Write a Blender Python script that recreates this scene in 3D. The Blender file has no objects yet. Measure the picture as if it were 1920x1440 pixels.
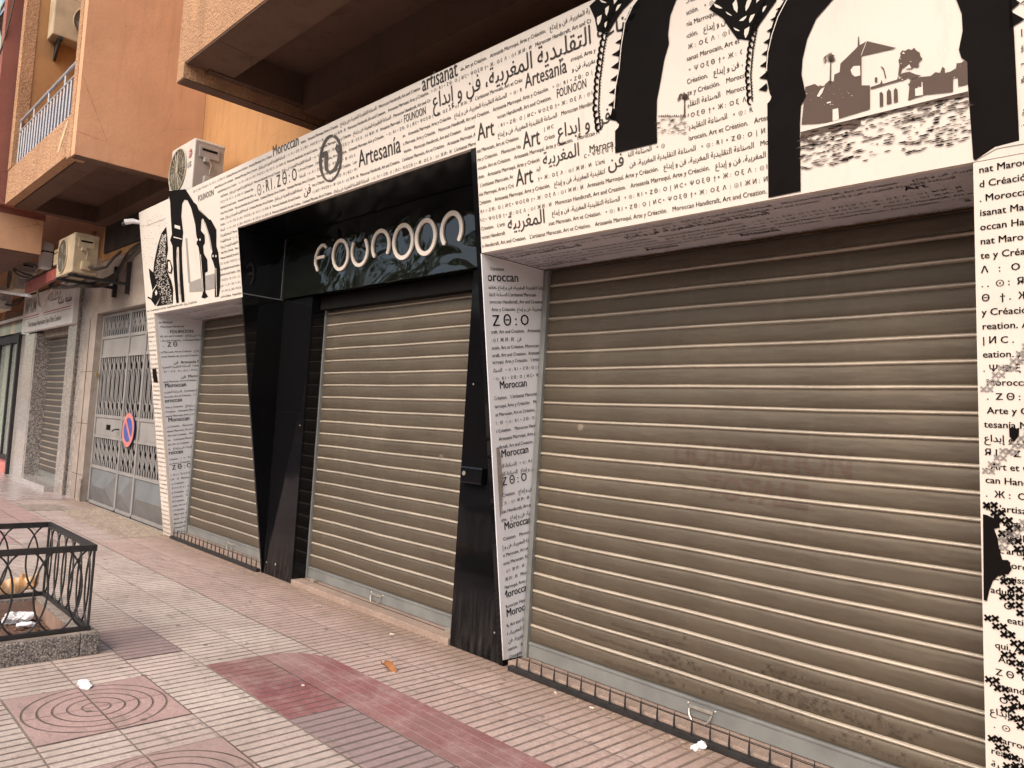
import bpy, bmesh, math, random
import numpy as np
from mathutils import Vector, Matrix
from mathutils.geometry import tessellate_polygon
random.seed(7)
R = math.radians
sc = bpy.context.scene
C = sc.collection

# ------------------------------------------------------------------ camera
YAW, PITCH, ROLL, FPX, H = 0.80485, 0.0571, 0.0599, 1432.67, 1.6
F_ = Vector((-math.sin(YAW)*math.cos(PITCH), math.cos(YAW)*math.cos(PITCH), math.sin(PITCH)))
r0 = Vector((math.cos(YAW), math.sin(YAW), 0)); u0 = r0.cross(F_)
R_ = math.cos(ROLL)*r0 + math.sin(ROLL)*u0
U_ = -math.sin(ROLL)*r0 + math.cos(ROLL)*u0
CAM = Vector((0, 0, H))
cd = bpy.data.cameras.new('camera'); cam = bpy.data.objects.new('camera', cd); C.objects.link(cam)
m = Matrix((R_, U_, -F_)).transposed().to_4x4(); m.translation = CAM
cam.matrix_world = m
cd.sensor_width = 36; cd.lens = 36*FPX/1920; cd.clip_start = .05; cd.clip_end = 2000
sc.camera = cam

# ------------------------------------------------------------------ world, sun, exposure
SUN_EL, SUN_AZ = 43, 170          # azimuth clockwise from +Y
w = bpy.data.worlds.new('World'); sc.world = w; w.use_nodes = True
nt = w.node_tree; sky = nt.nodes.new('ShaderNodeTexSky'); sky.sky_type = 'NISHITA'
sky.sun_disc = False; sky.sun_elevation = R(SUN_EL); sky.sun_rotation = R(SUN_AZ)
sky.air_density = 1.3; sky.dust_density = 4.0; sky.ozone_density = .6
nt.links.new(sky.outputs[0], nt.nodes['Background'].inputs[0]); nt.nodes['Background'].inputs[1].default_value = .15
sd = bpy.data.lights.new('sun', 'SUN'); sd.energy = 1.1; sd.angle = R(32); sd.color = (1, .85, .71)
so = bpy.data.objects.new('sun', sd); C.objects.link(so)
sdir = Vector((math.sin(R(SUN_AZ))*math.cos(R(SUN_EL)), math.cos(R(SUN_AZ))*math.cos(R(SUN_EL)), math.sin(R(SUN_EL))))
so.rotation_euler = (-sdir).to_track_quat('-Z', 'Y').to_euler(); so.location = (0, -10, 12)
vs = sc.view_settings; vs.view_transform = 'Standard'; vs.look = 'None'; vs.exposure = 0.75; vs.gamma = 1
sc.cycles.max_bounces = 6; sc.cycles.diffuse_bounces = 4; sc.cycles.glossy_bounces = 4
sc.cycles.caustics_reflective = False; sc.cycles.caustics_refractive = False

# ------------------------------------------------------------------ survey helpers (photo pixel -> point on a real plane)
def ray(px, py): return F_ + R_*((px-960)/FPX) - U_*((py-720)/FPX)
def on(px, py, n, c):
    r = ray(px, py); n = Vector(n); return CAM + r*((c-n.dot(CAM))/n.dot(r))
def onY(px, py, Y): return on(px, py, (0, 1, 0), Y)
def onX(px, py, X): return on(px, py, (1, 0, 0), X)
def onZ(px, py, Z=0): return on(px, py, (0, 0, 1), Z)
SL = .157                          # the whole shop front leans outwards going up
def slY(z): return 3.65-SL*z
def onS(px, py): return on(px, py, (0, 1, SL), 3.65)
NS = Vector((0, -1, -SL)).normalized()

# ------------------------------------------------------------------ material helpers
class S:
    """a node socket with arithmetic"""
    def __init__(s, nt, k): s.nt, s.k = nt, k
    def op(s, o, *a):
        n = s.nt.nodes.new('ShaderNodeMath'); n.operation = o
        for i, v in enumerate((s,)+a):
            if isinstance(v, S): s.nt.links.new(v.k, n.inputs[i])
            else: n.inputs[i].default_value = v
        return S(s.nt, n.outputs[0])
    def __add__(s, o): return s.op('ADD', o)
    def __sub__(s, o): return s.op('SUBTRACT', o)
    def __mul__(s, o): return s.op('MULTIPLY', o)
    def __truediv__(s, o): return s.op('DIVIDE', o)
    def fract(s): return s.op('FRACT')
    def floor(s): return s.op('FLOOR')
    def abs(s): return s.op('ABSOLUTE')
    def max(s, o): return s.op('MAXIMUM', o)
    def min(s, o): return s.op('MINIMUM', o)
    def step(s, a, b):
        n = s.nt.nodes.new('ShaderNodeMapRange'); n.clamp = True
        s.nt.links.new(s.k, n.inputs[0]); n.inputs[1].default_value = a; n.inputs[2].default_value = b
        return S(s.nt, n.outputs[0])
class Mat:
    def __init__(s, name, col=(.5, .5, .5), rough=.6, metal=0, spec=.5):
        s.m = bpy.data.materials.new(name); s.m.use_nodes = True; s.nt = s.m.node_tree
        s.b = s.nt.nodes['Principled BSDF']
        s.set('Base Color', (*col, 1)); s.set('Roughness', rough); s.set('Metallic', metal); s.set('Specular IOR Level', spec)
        s.tc = None; s.h = None
    def set(s, k, v): s.b.inputs[k].default_value = v
    def xyz(s):
        if not s.tc:
            s.tc = s.nt.nodes.new('ShaderNodeTexCoord')
            g = s.nt.nodes.new('ShaderNodeNewGeometry')
            sp = s.nt.nodes.new('ShaderNodeSeparateXYZ'); s.nt.links.new(g.outputs['Position'], sp.inputs[0])
            s.pos = g.outputs['Position']; s.sp = [S(s.nt, o) for o in sp.outputs]
        return s.sp
    def vec(s, sc_=(1, 1, 1)):
        s.xyz(); n = s.nt.nodes.new('ShaderNodeVectorMath'); n.operation = 'MULTIPLY'
        s.nt.links.new(s.pos, n.inputs[0]); n.inputs[1].default_value = sc_; return n.outputs[0]
    def noise(s, scale=5, detail=4, rough=.55, stretch=(1, 1, 1), dist=0):
        n = s.nt.nodes.new('ShaderNodeTexNoise'); s.nt.links.new(s.vec(stretch), n.inputs['Vector'])
        n.inputs['Scale'].default_value = scale; n.inputs['Detail'].default_value = detail
        n.inputs['Roughness'].default_value = rough; n.inputs['Distortion'].default_value = dist
        return S(s.nt, n.outputs[0])
    def voro(s, scale=20, feature='F1', out=0, stretch=(1, 1, 1)):
        n = s.nt.nodes.new('ShaderNodeTexVoronoi'); n.feature = feature
        s.nt.links.new(s.vec(stretch), n.inputs['Vector']); n.inputs['Scale'].default_value = scale
        return S(s.nt, n.outputs[out])
    def white(s, a, b):
        c = s.nt.nodes.new('ShaderNodeCombineXYZ'); s.nt.links.new(a.k, c.inputs[0]); s.nt.links.new(b.k, c.inputs[1])
        n = s.nt.nodes.new('ShaderNodeTexWhiteNoise'); s.nt.links.new(c.outputs[0], n.inputs['Vector']); return S(s.nt, n.outputs['Value'])
    def mix(s, f, a, b, mode='MIX'):
        n = s.nt.nodes.new('ShaderNodeMix'); n.data_type = 'RGBA'; n.blend_type = mode
        if isinstance(f, S): s.nt.links.new(f.k, n.inputs[0])
        else: n.inputs[0].default_value = f
        for i, v in ((6, a), (7, b)):
            if isinstance(v, S): s.nt.links.new(v.k, n.inputs[i])
            else: n.inputs[i].default_value = (*v, 1)
        return S(s.nt, n.outputs[2])
    def col(s, c): s.nt.links.new(c.k, s.b.inputs['Base Color']); return s
    def rough(s, r): s.nt.links.new(r.k, s.b.inputs['Roughness']); return s
    def bump(s, h, dist=.01, strength=1.0):
        n = s.nt.nodes.new('ShaderNodeBump'); n.inputs['Distance'].default_value = dist; n.inputs['Strength'].default_value = strength
        s.nt.links.new(h.k, n.inputs['Height'])
        if s.h: s.nt.links.new(s.h, n.inputs['Normal'])
        s.h = n.outputs[0]; s.nt.links.new(s.h, s.b.inputs['Normal']); return s
def simple(name, col, rough=.6, metal=0, var=.25, scale=6, spec=.5, bump=0, bscale=60):
    M = Mat(name, col, rough, metal, spec)
    n = M.noise(scale, 5)
    lo = tuple(c*(1-var) for c in col); hi = tuple(min(1, c*(1+var*.6)) for c in col)
    M.col(M.mix(n.step(.3, .7), lo, hi))
    if bump: M.bump(M.noise(bscale, 3), bump)
    return M.m
def speckle(name, cols, scale=90, rough=.6, bump=.004, dirt=.5):
    M = Mat(name, cols[0], rough)
    v = M.voro(scale, 'F1', 1)
    n = S(M.nt, None); sepc = M.nt.nodes.new('ShaderNodeSeparateColor'); M.nt.links.new(v.k, sepc.inputs[0])
    a = S(M.nt, sepc.outputs[0])
    c = M.mix(a.step(.35, .45), cols[0], cols[1]); c = M.mix(a.step(.7, .8), c, cols[2])
    d = M.noise(3, 6).step(.45, .75)*dirt
    c = M.mix(d, c, tuple(x*.45 for x in cols[0]))
    M.col(c); M.bump(a, bump); return M.m

def stucco(name, col, rough_amt, scale, dark=.72, streak=.35):
    M = Mat(name, col, .9, spec=.2)
    n1 = M.noise(1.3, 6, .6); n2 = M.noise(4, 5, .6, (1.5, 1.5, .18)); n3 = M.noise(scale, 3, .7)
    c = M.mix(n1.step(.3, .75), tuple(x*.88 for x in col), tuple(min(1, x*1.1) for x in col))
    c = M.mix(n2.step(.52, .75)*streak, c, tuple(x*dark*.8 for x in col))
    c = M.mix(n3.step(.35, .6)*(.5 if rough_amt > .004 else .15), c, tuple(x*dark for x in col))
    n5 = M.noise(.8, 3, .5, (1, 1, .7), 1.2); c = M.mix(n5.step(.56, .60)*.22, c, tuple(min(1, x*1.22) for x in col))
    n6 = M.noise(7, 6, .7, (1, 1, .07)); c = M.mix(n6.step(.6, .74)*streak*.8, c, tuple(x*.45 for x in col))
    cr = M.voro(.9, 'DISTANCE_TO_EDGE', 0); wv = M.noise(3, 4)*.03; c = M.mix((cr+wv).step(.019, .014)*M.noise(.6, 2).step(.5, .6)*.5, c, tuple(x*.35 for x in col))
    M.col(c); M.bump(n3, rough_amt); M.bump(M.noise(2.2, 3), .02, .6); return M.m
ROUGHCAST = stucco('roughcast_ochre', (.62, .36, .21), .03, 38, .42)
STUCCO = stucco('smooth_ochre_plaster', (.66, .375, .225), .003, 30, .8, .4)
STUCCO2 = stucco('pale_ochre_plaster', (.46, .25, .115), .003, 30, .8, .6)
PINK = stucco('pink_red_plaster', (.33, .13, .10), .002, 30, .8, .3)
DARKSLAB = stucco('shade_darkened_soffit_plaster', (.15, .09, .065), .003, 25, .6, .5)  # underside shade is put into this darker colour, along with stain streaks
BLACK = Mat('gloss_black_panel', (.005, .005, .006), .05, spec=.32)
n = BLACK.noise(1.1, 2); BLACK.bump(n, .007); sc_ = BLACK.noise(14, 6, .7, (1, 1, .3))
BLACK.rough(sc_.step(.5, .9)*.14+.04); BLACK = BLACK.m
BLACKS = Mat('satin_black_ceiling', (.005, .005, .006), .24, spec=.2).m
BLACKLOW = Mat('scuffed_black_panel', (.006, .006, .007), .07, spec=.18)
zz = BLACKLOW.xyz()[2]; d = (BLACKLOW.noise(26, 6, .7, (1, 1, .12)).step(.45, .75))*(zz.step(.5, .05))
BLACKLOW.col(BLACKLOW.mix(d, (.005, .005, .006), (.045, .043, .04))); BLACKLOW.rough(d*.4+.07); BLACKLOW.bump(BLACKLOW.noise(.9, 2), .012); BLACKLOW = BLACKLOW.m
SIGNGLOSS = Mat('dark_gloss_sign', (.007, .008, .006), .045); SIGNGLOSS.bump(SIGNGLOSS.noise(1.5, 2, .5, (1, 1, 1.4), .8), .05); SIGNGLOSS = SIGNGLOSS.m
def panelmat(name, col):
    M = Mat(name, col, .42); g = M.noise(2.2, 6, .65, (1, 1, .5)).step(.5, .8)
    k = M.noise(5, 7, .75, (1.5, 1.5, .25)).step(.55, .8); q = M.noise(.7, 3).step(.35, .7)
    c = M.mix(g*.35, col, tuple(x*.8 for x in col)); c = M.mix(k*.30, c, (.36, .29, .23)); c = M.mix(q*.16, c, tuple(x*.8 for x in col)); c = M.mix((M.xyz()[2].step(.45, 0.0)*M.noise(9, 5, .7, (1, 1, .4)).step(.3, .7))*.6, c, (.25, .19, .15)); M.col(c); M.rough(k*.25+.38); M.bump(M.noise(.9, 2), .03); return M.m
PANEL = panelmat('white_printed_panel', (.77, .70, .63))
PANELSIDE = panelmat('cool_lit_printed_side_panel', (.80, .80, .84)); PANELSOF = panelmat('shade_toned_printed_soffit', (.58, .56, .60))  # copies of the white panel with cool sidelight and soffit shade in the colour
INK = simple('black_print', (.008, .0065, .006), .55, var=.2, spec=.05)
INKG = simple('dark_grey_print', (.095, .082, .074), .5, var=.3, spec=.2)
INKS = simple('small_dark_print', (.085, .073, .065), .5, var=.3, spec=.2)
INKB = simple('brown_print', (.115, .08, .066), .5, var=.1, spec=.2)
INKGREY = simple('grey_print', (.33, .30, .28), .5, var=.1)
CREAM = panelmat('cream_print', (.77, .70, .63))
LETTER = simple('cream_letter_acrylic', (.88, .78, .68), .35, var=.06)
STEEL = simple('black_painted_iron', (.022, .021, .022), .5, var=.4, scale=30, bump=.002)
def shutter_mat(name, col, rough=.44):
    M = Mat(name, col, rough, .35)
    x, y, z = M.xyz()
    row = ((z+.03)/.117).floor(); t = M.white(row, row*3.7); seg = M.white(row, (x*.9+t*5).floor())
    a = M.noise(1.3, 6, .65); b = M.noise(11, 6, .7, (.3, 1, 2.4)); dr = M.noise(9, 6, .7, (1, 1, .09)); fn = M.noise(70, 3, .7, (.35, 1, 1))
    c = M.mix(a.step(.3, .7), tuple(v*.78 for v in col), tuple(v*1.18 for v in col))
    c = M.mix(b.step(.5, .8)*.45, c, tuple(v*.6 for v in col))
    c = M.mix(dr.step(.55, .75)*.35, c, tuple(v*1.55 for v in col)); c = M.mix(fn.step(.4, .7)*.3, c, tuple(v*.68 for v in col))
    c = M.mix(t*.25, c, tuple(v*.68 for v in col)); c = M.mix(seg.step(.8, .95)*.14, c, tuple(v*1.5 for v in col))
    c = M.mix(M.voro(1.7).step(.06, .045)*.5, c, (.36, .30, .23))
    c = M.mix((z+a*.5).step(.75, .25)*.22, c, (.24, .19, .14))
    M.col(c); M.rough(a*.25+rough-.13+b*.12)
    M.bump(M.voro(330, stretch=(1, .1, 1)), .0012, .6); M.bump(M.noise(2.2, 3, .5, (.7, 1, 3)), .016); M.bump(M.noise(14, 3, .6, (.4, 1, 1)), .0025); return M.m
SHUT = shutter_mat('bronze_shutter_slats', (.126, .102, .074))
SHUTG = shutter_mat('grey_shutter_slats', (.13, .12, .11))
BEAD = shutter_mat('highlighted_shutter_bead', (.54, .475, .39), .34)  # light caught by the beads is put into their paler colour
GALV = simple('grey_shutter_bar', (.25, .26, .255), .45, .3, var=.2, scale=5)
ZINC = simple('bright_zinc', (.55, .52, .47), .35, .7, var=.2, scale=30)
SILL = speckle('pink_stone_sill', [(.36, .265, .215), (.29, .21, .17), (.43, .335, .28)], 160, .6, .001, .5)
MARBLE = Mat('brown_marble_cladding', (.3, .25, .2), .5)
a = MARBLE.noise(3, 7, .65, (1, 1, 1), .8); b = MARBLE.noise(14, 6, .7)
c = MARBLE.mix(a.step(.3, .7), (.27, .22, .19), (.43, .37, .325)); c = MARBLE.mix(b.step(.62, .72)*.7, c, (.55, .45, .38)); z = MARBLE.xyz()[2]
c = MARBLE.mix((z.step(1.2, 0.0)*.4)*MARBLE.noise(6, 5).step(.3, .7), c, (.16, .13, .11)); MARBLE.col(c); MARBLE = MARBLE.m
GRANITE = speckle('grey_granite', [(.36, .33, .31), (.16, .145, .14), (.52, .48, .45)], 55, .28, .0, .35)
GRANITEP = speckle('polished_granite', [(.42, .39, .38), (.30, .28, .27), (.52, .49, .47)], 70, .10, .0, .2)
CURB = speckle('aggregate_concrete', [(.24, .215, .20), (.09, .08, .076), (.50, .45, .40)], 130, .85, .010, .35)
CONC = simple('worn_concrete', (.30, .25, .215), .85, var=.4, scale=9, bump=.006, bscale=80)
SOIL = simple('red_brown_soil', (.16, .09, .06), .95, var=.5, scale=25, bump=.02, bscale=40)
GATE = simple('grey_gate_paint', (.29, .28, .275), .45, var=.15, scale=4)
GATED = simple('dark_grey_gate_paint', (.155, .16, .17), .35, var=.2, scale=4)
DARK = simple('dark_void', (.008, .0075, .007), .9, var=.2, spec=.1)
ACW = simple('white_air_conditioner_paint', (.60, .58, .54), .4, var=.12, scale=4)
ACB = simple('yellowed_air_conditioner_paint', (.50, .40, .27), .5, var=.25, scale=4)
ACG = simple('grey_air_conditioner_side', (.36, .34, .33), .45, var=.12, scale=4)
FAN = simple('dark_fan_grille', (.085, .075, .055), .5, var=.3)
GOLDW = simple('pale_wire_guard', (.42, .38, .29), .4, var=.1)
RED = simple('red_paint', (.40, .06, .05), .5, var=.3)
WHITEP = simple('white_plastic', (.70, .69, .70), .4, var=.08)
ALU = simple('grey_railing_paint', (.50, .49, .52), .4, .3, var=.12)
RAILBK = simple('grey_balcony_sheet', (.115, .11, .13), .6, var=.2)
BLUE = simple('faded_blue', (.06, .10, .36), .5, var=.25, scale=12)
PINKRED = simple('faded_red_ring', (.62, .22, .20), .5, var=.25, scale=12)
CABLE = simple('dusty_cable', (.07, .055, .045), .7, var=.3)
CABLEL = simple('pale_cable', (.45, .38, .30), .6, var=.2)
TISSUE = simple('white_tissue', (.82, .82, .83), .9, var=.05)
LEAFB = simple('dry_orange_leaf', (.30, .125, .045), .8, var=.4, scale=40)
GREENSL = simple('green_slats', (.17, .24, .12), .4, var=.3, scale=3)
FOLIAGE = Mat('foliage', (.06, .09, .03), .6); FOLIAGE.col(FOLIAGE.mix(FOLIAGE.noise(1.2, 4).step(.3, .7), (.035, .06, .018), (.10, .13, .045))); FOLIAGE = FOLIAGE.m
BARK = simple('bark', (.12, .085, .06), .9, var=.4, scale=8, bump=.02, bscale=20)
ASPHALT = simple('asphalt', (.05, .05, .052), .9, var=.3, scale=2, bump=.004, bscale=200)
FARWALL = stucco('far_house_plaster', (.50, .30, .20), .002, 30, .8, .3)
GLASS = Mat('dark_window_glass', (.02, .025, .03), .05).m

# ---- paving: grooved tiles, 0.36 m module
TX0, TY0, TP = -4.78, 1.0, .361
def paving(name, ca, cb, mode='x', gw=.10, gdark=.42, line=None, per=5, wear=False):
    M = Mat(name, ca, .78, spec=.3)
    x, y, z = M.xyz()
    wob = (M.noise(2.5, 3)-.5)*.012
    u = (x-TX0)/TP; v = (y-TY0)/TP
    jx = (((u+.5).fract()-.5).abs()).step(.022, .008); jy = (((v+wob*1.5+.5).fract()-.5).abs()).step(.020, .006)
    if mode == 'x':
        g = ((((u*per+wob*4)+.5).fract()-.5).abs()).step(gw+.06, gw-.05)
        g = g.max(jy*.65)
    elif mode == 'circle':
        px = ((u/3.0).fract()*3.0-1.0)*TP; py = (v-1.0)*TP
        rr = ((px*px+py*py).op('SQRT')+wob*.6)/.0675
        g = (((rr+.5).fract()-.5).abs()).step(.105, .05)
        g = g*(rr.step(5.45, 5.3)); g = g.max(jx*.7).max(jy*.8)
    elif mode == 'y':
        g = ((((v*5)+.5).fract()-.5).abs()).step(.03, .015)
    else:
        g = jx.max(jy)
    t = M.white(u.floor(), v.floor())
    c = M.mix(t, ca, cb); t2 = M.white(u.floor()+3.3, v.floor()+7.7); c = M.mix(t2.step(.55, .95)*.35, c, tuple(min(.85, k*1.22) for k in ca)); c = M.mix(t2.step(.35, .0)*.3, c, tuple(k*.72 for k in ca))
    big = M.noise(.9, 5, .6); fine = M.noise(55, 4, .8); med = M.noise(7, 5, .6)
    sp2 = M.noise(130, 2, .7)
    c = M.mix(fine.step(.38, .66)*.6, c, tuple(k*.55 for k in ca)); c = M.mix(sp2.step(.54, .66)*.6, c, tuple(min(.85, k*1.25) for k in ca))
    c = M.mix(med.step(.48, .75)*.5, c, tuple(k*.60 for k in ca))
    c = M.mix(big.step(.42, .70)*.65, c, (.29, .225, .20))
    sc2 = M.noise(3.2, 6, .75, (1, 3, 1)); c = M.mix(sc2.step(.54, .70)*.6, c, (.17, .145, .135)); spk = M.voro(26); c = M.mix(spk.step(.17, .10)*M.noise(1.7, 3).step(.45, .6)*.6, c, (.13, .11, .10)); drt = M.noise(21, 5, .75); c = M.mix(drt.step(.52, .70)*.5, c, (.24, .195, .175))
    gum = M.voro(4.2); gn = M.noise(30, 2)*.03
    gsel = M.white((x*3.3).floor(), (y*3.3).floor())
    c = M.mix((gum+gn).step(.105, .08)*.75, c, (.10, .085, .075))
    if line: c = M.mix(g*.55, c, line)
    else: c = M.mix(g*(M.noise(5, 4, .7).step(.2, .6)*.7+.3), c, tuple(k*gdark for k in (.33, .25, .215)))
    if wear: c = M.mix(M.noise(4.5, 7, .75).step(.48, .66)*.5, c, (.46, .34, .32))
    # grime collecting along the shop wall
    c = M.mix((y+med*.25).step(3.35, 3.75)*.6, c, (.24, .165, .115))
    M.col(c); M.rough(med*.25+.6)
    if not line: M.bump(g*-1.0, .006)
    M.bump(fine, .003); return M.m
PAVE = paving('grooved_cream_pink_paving', (.63, .545, .485), (.55, .445, .405))
PAVEN = paving('grooved_pink_paving', (.54, .40, .36), (.58, .455, .405))
PAVEC = paving('ring_paving', (.46, .32, .30), (.50, .34, .31), 'circle')
PAVER = paving('red_grooved_paving', (.26, .095, .105), (.29, .115, .12), 'x', .05, .35, wear=True)
PAVERL = paving('red_lined_paving', (.275, .112, .118), (.30, .125, .128), 'y', line=(.62, .45, .42), wear=True)
PAVEP = paving('mauve_grooved_paving', (.33, .245, .25), (.38, .28, .28))
PAVEF = paving('far_smooth_paving', (.50, .415, .38), (.45, .36, .335), 'plain')
PAVEFR = paving('far_red_paving', (.43, .29, .28), (.48, .34, .32), 'plain')
APRON = speckle('tan_pebble_apron', [(.37, .30, .235), (.27, .215, .17), (.46, .385, .31)], 40, .85, .004, .4)
SHOPFL = Mat('glossy_shop_paving', (.4, .34, .33), .25); a = SHOPFL.noise(3, 5); SHOPFL.col(SHOPFL.mix(a.step(.3, .7), (.30, .25, .245), (.45, .37, .355))); SHOPFL.rough(a*.3+.12); SHOPFL = SHOPFL.m

# ------------------------------------------------------------------ object helpers
ORG = {}
def tag(o, label=None, cat=None, group=None, kind=None):
    for k, v in (('label', label), ('category', cat), ('group', group), ('kind', kind)):
        if v: o[k] = v
    return o
def thing(name, label, cat, loc=(0, 0, 0), group=None):
    o = bpy.data.objects.new(name, None); C.objects.link(o); o.location = loc; o.empty_display_size = .1
    ORG[o.name] = Vector(loc); return tag(o, label, cat, group)
class MB:
    def __init__(s): s.v = []; s.f = []; s.mi = []; s.mat = 0; s.sm = set()
    def face(s, pts, smooth=False):
        i = len(s.v); s.v += [tuple(p) for p in pts]; s.f.append(tuple(range(i, i+len(pts)))); s.mi.append(s.mat)
        if smooth: s.sm.add(len(s.f)-1)
    def raw(s, vs, fs, smooth=False):
        i = len(s.v); s.v += [tuple(p) for p in vs]
        for f in fs:
            if smooth: s.sm.add(len(s.f))
            s.f.append(tuple(j+i for j in f)); s.mi.append(s.mat)
        return s
    def box(s, x0, x1, y0, y1, z0, z1, bev=0, M=None):
        bm = bmesh.new(); bmesh.ops.create_cube(bm, size=1)
        for v in bm.verts: v.co = Vector(((x0+x1)/2+v.co.x*(x1-x0), (y0+y1)/2+v.co.y*(y1-y0), (z0+z1)/2+v.co.z*(z1-z0)))
        if bev: bmesh.ops.bevel(bm, geom=bm.edges[:], offset=bev, segments=2, affect='EDGES', profile=.6)
        if M: bm.transform(M)
        s.bm(bm); return s
    def bm(s, bm, smooth=False):
        bm.verts.index_update()
        s.raw([v.co for v in bm.verts], [[v.index for v in f.verts] for f in bm.faces], smooth); bm.free(); return s
    def poly(s, pts3):                                   # one flat polygon (may be concave)
        tr = tessellate_polygon([[Vector(p) for p in pts3]])
        s.raw(pts3, tr); return s
    def prism(s, pts3, d):                               # polygon + extrusion vector
        d = Vector(d); n = len(pts3); a = [Vector(p) for p in pts3]; b = [p+d for p in a]
        tr = [tuple(t) for t in tessellate_polygon([a])]
        fs = tr+[tuple(n+i for i in reversed(t)) for t in tr]+[(i, (i+1) % n, n+(i+1) % n, n+i) for i in range(n)]
        s.raw(a+b, fs); return s
    def tube(s, pts, r, n=8, closed=False, cap=True):
        pts = [Vector(p) for p in pts]; N = len(pts); vs = []; fs = []; prev = None
        for i, p in enumerate(pts):
            if closed: t = pts[(i+1) % N]-pts[i-1]
            else: t = pts[min(i+1, N-1)]-pts[max(i-1, 0)]
            t.normalize()
            if prev is None:
                a = Vector((0, 0, 1)) if abs(t.z) < .9 else Vector((1, 0, 0)); a = (a-t*a.dot(t)).normalized()
            else: a = (prev-t*prev.dot(t)).normalized()
            prev = a; b = t.cross(a); rr = r[i] if isinstance(r, (list, tuple)) else r
            vs += [p+(a*math.cos(2*math.pi*k/n)+b*math.sin(2*math.pi*k/n))*rr for k in range(n)]
        for i in range(N if closed else N-1):
            j = (i+1) % N
            fs += [(i*n+k, i*n+(k+1) % n, j*n+(k+1) % n, j*n+k) for k in range(n)]
        if cap and not closed: fs += [tuple(reversed(range(n))), tuple(range((N-1)*n, N*n))]
        s.raw(vs, fs, True); return s
    def ball(s, c, r, seg=14, rings=9, M=None):
        if not isinstance(r, (list, tuple)): r = (r, r, r)
        bm = bmesh.new(); bmesh.ops.create_uvsphere(bm, u_segments=seg, v_segments=rings, radius=1)
        T = Matrix.Translation(c) @ (M.to_4x4() if M else Matrix.Identity(4)) @ Matrix.Diagonal((*r, 1))
        bm.transform(T); s.bm(bm, True); return s
    def disc(s, c, n, r, r1=0, seg=32, th=0):
        n = Vector(n).normalized(); a = n.orthogonal().normalized(); b = n.cross(a); c = Vector(c)
        ring = lambda q, o=0: [c+n*o+(a*math.cos(2*math.pi*k/seg)+b*math.sin(2*math.pi*k/seg))*q for k in range(seg)]
        if r1: s.raw(ring(r1)+ring(r), [(k, (k+1) % seg, seg+(k+1) % seg, seg+k) for k in range(seg)])
        else: s.raw(ring(r), [tuple(range(seg))])
        if th: s.raw(ring(r)+ring(r, -th), [(k, seg+k, seg+(k+1) % seg, (k+1) % seg) for k in range(seg)])
        return s
    def build(s, name, mats, parent=None, smooth=False, **kw):
        me = bpy.data.meshes.new(name); off = ORG.get(parent.name, Vector()) if parent else Vector()
        me.from_pydata([(x-off.x, y-off.y, z-off.z) for x, y, z in s.v], [], s.f)
        for q in (mats if isinstance(mats, (list, tuple)) else [mats]): me.materials.append(q)
        if any(s.mi): me.polygons.foreach_set('material_index', s.mi)
        if smooth or s.sm:
            me.polygons.foreach_set('use_smooth', [smooth or (i in s.sm) for i in range(len(s.f))])
        bm = bmesh.new(); bm.from_mesh(me); bmesh.ops.remove_doubles(bm, verts=bm.verts, dist=1e-6) if len(s.v) < 60000 else None
        bmesh.ops.recalc_face_normals(bm, faces=bm.faces) if kw.get('fix', True) and len(s.v) < 60000 else None
        bm.to_mesh(me); bm.free(); me.update()
        if smooth or s.sm: me.set_sharp_from_angle(angle=R(kw.get('ang', 40)))
        o = bpy.data.objects.new(name, me); C.objects.link(o)
        if parent: o.parent = parent; ORG[o.name] = off
        else: ORG[o.name] = Vector()
        return o
def struct(name, mb, mat): return tag(mb.build(name, mat), kind='structure')
def box(name, mat, parent, *a, bev=0): return MB().box(*a, bev=bev).build(name, mat, parent)
def arc(c, r, a0, a1, n, u=(1, 0, 0), v=(0, 0, 1), r2=None):
    c = Vector(c); u = Vector(u); v = Vector(v); r2 = r2 or r
    return [c+u*(r*math.cos(a0+(a1-a0)*i/n))+v*(r2*math.sin(a0+(a1-a0)*i/n)) for i in range(n+1)]

# ------------------------------------------------------------------ lettering
AR = {'ا': (0xFE8D, 0xFE8E), 'إ': (0xFE87, 0xFE88), 'أ': (0xFE83, 0xFE84), 'ل': 0xFEDD, 'ص': 0xFEB9, 'ن': 0xFEE5, 'ع': 0xFEC9, 'ة': (0xFE93, 0xFE94),
      'ت': 0xFE95, 'ق': 0xFED5, 'ي': 0xFEF1, 'د': (0xFEA9, 0xFEAA), 'م': 0xFEE1, 'غ': 0xFECD, 'ر': (0xFEAD, 0xFEAE), 'ب': 0xFE8F, 'ف': 0xFED1,
      'و': (0xFEED, 0xFEEE), 'ط': 0xFEC1, 'ه': 0xFEE9, 'س': 0xFEB1, 'ك': 0xFED9}
def arabic(s):
    out = []
    for i, ch in enumerate(s):
        if ch not in AR: out.append(ch); continue
        f = AR[ch]; dual = not isinstance(f, tuple)
        pv = i > 0 and s[i-1] in AR and not isinstance(AR[s[i-1]], tuple)
        nx = i+1 < len(s) and s[i+1] in AR
        if dual: code = f+(3 if pv and nx else 1 if pv else 2 if nx else 0)
        else: code = f[1] if pv else f[0]
        out.append(chr(code))
    return ''.join(reversed(out))
_g = {}
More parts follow.
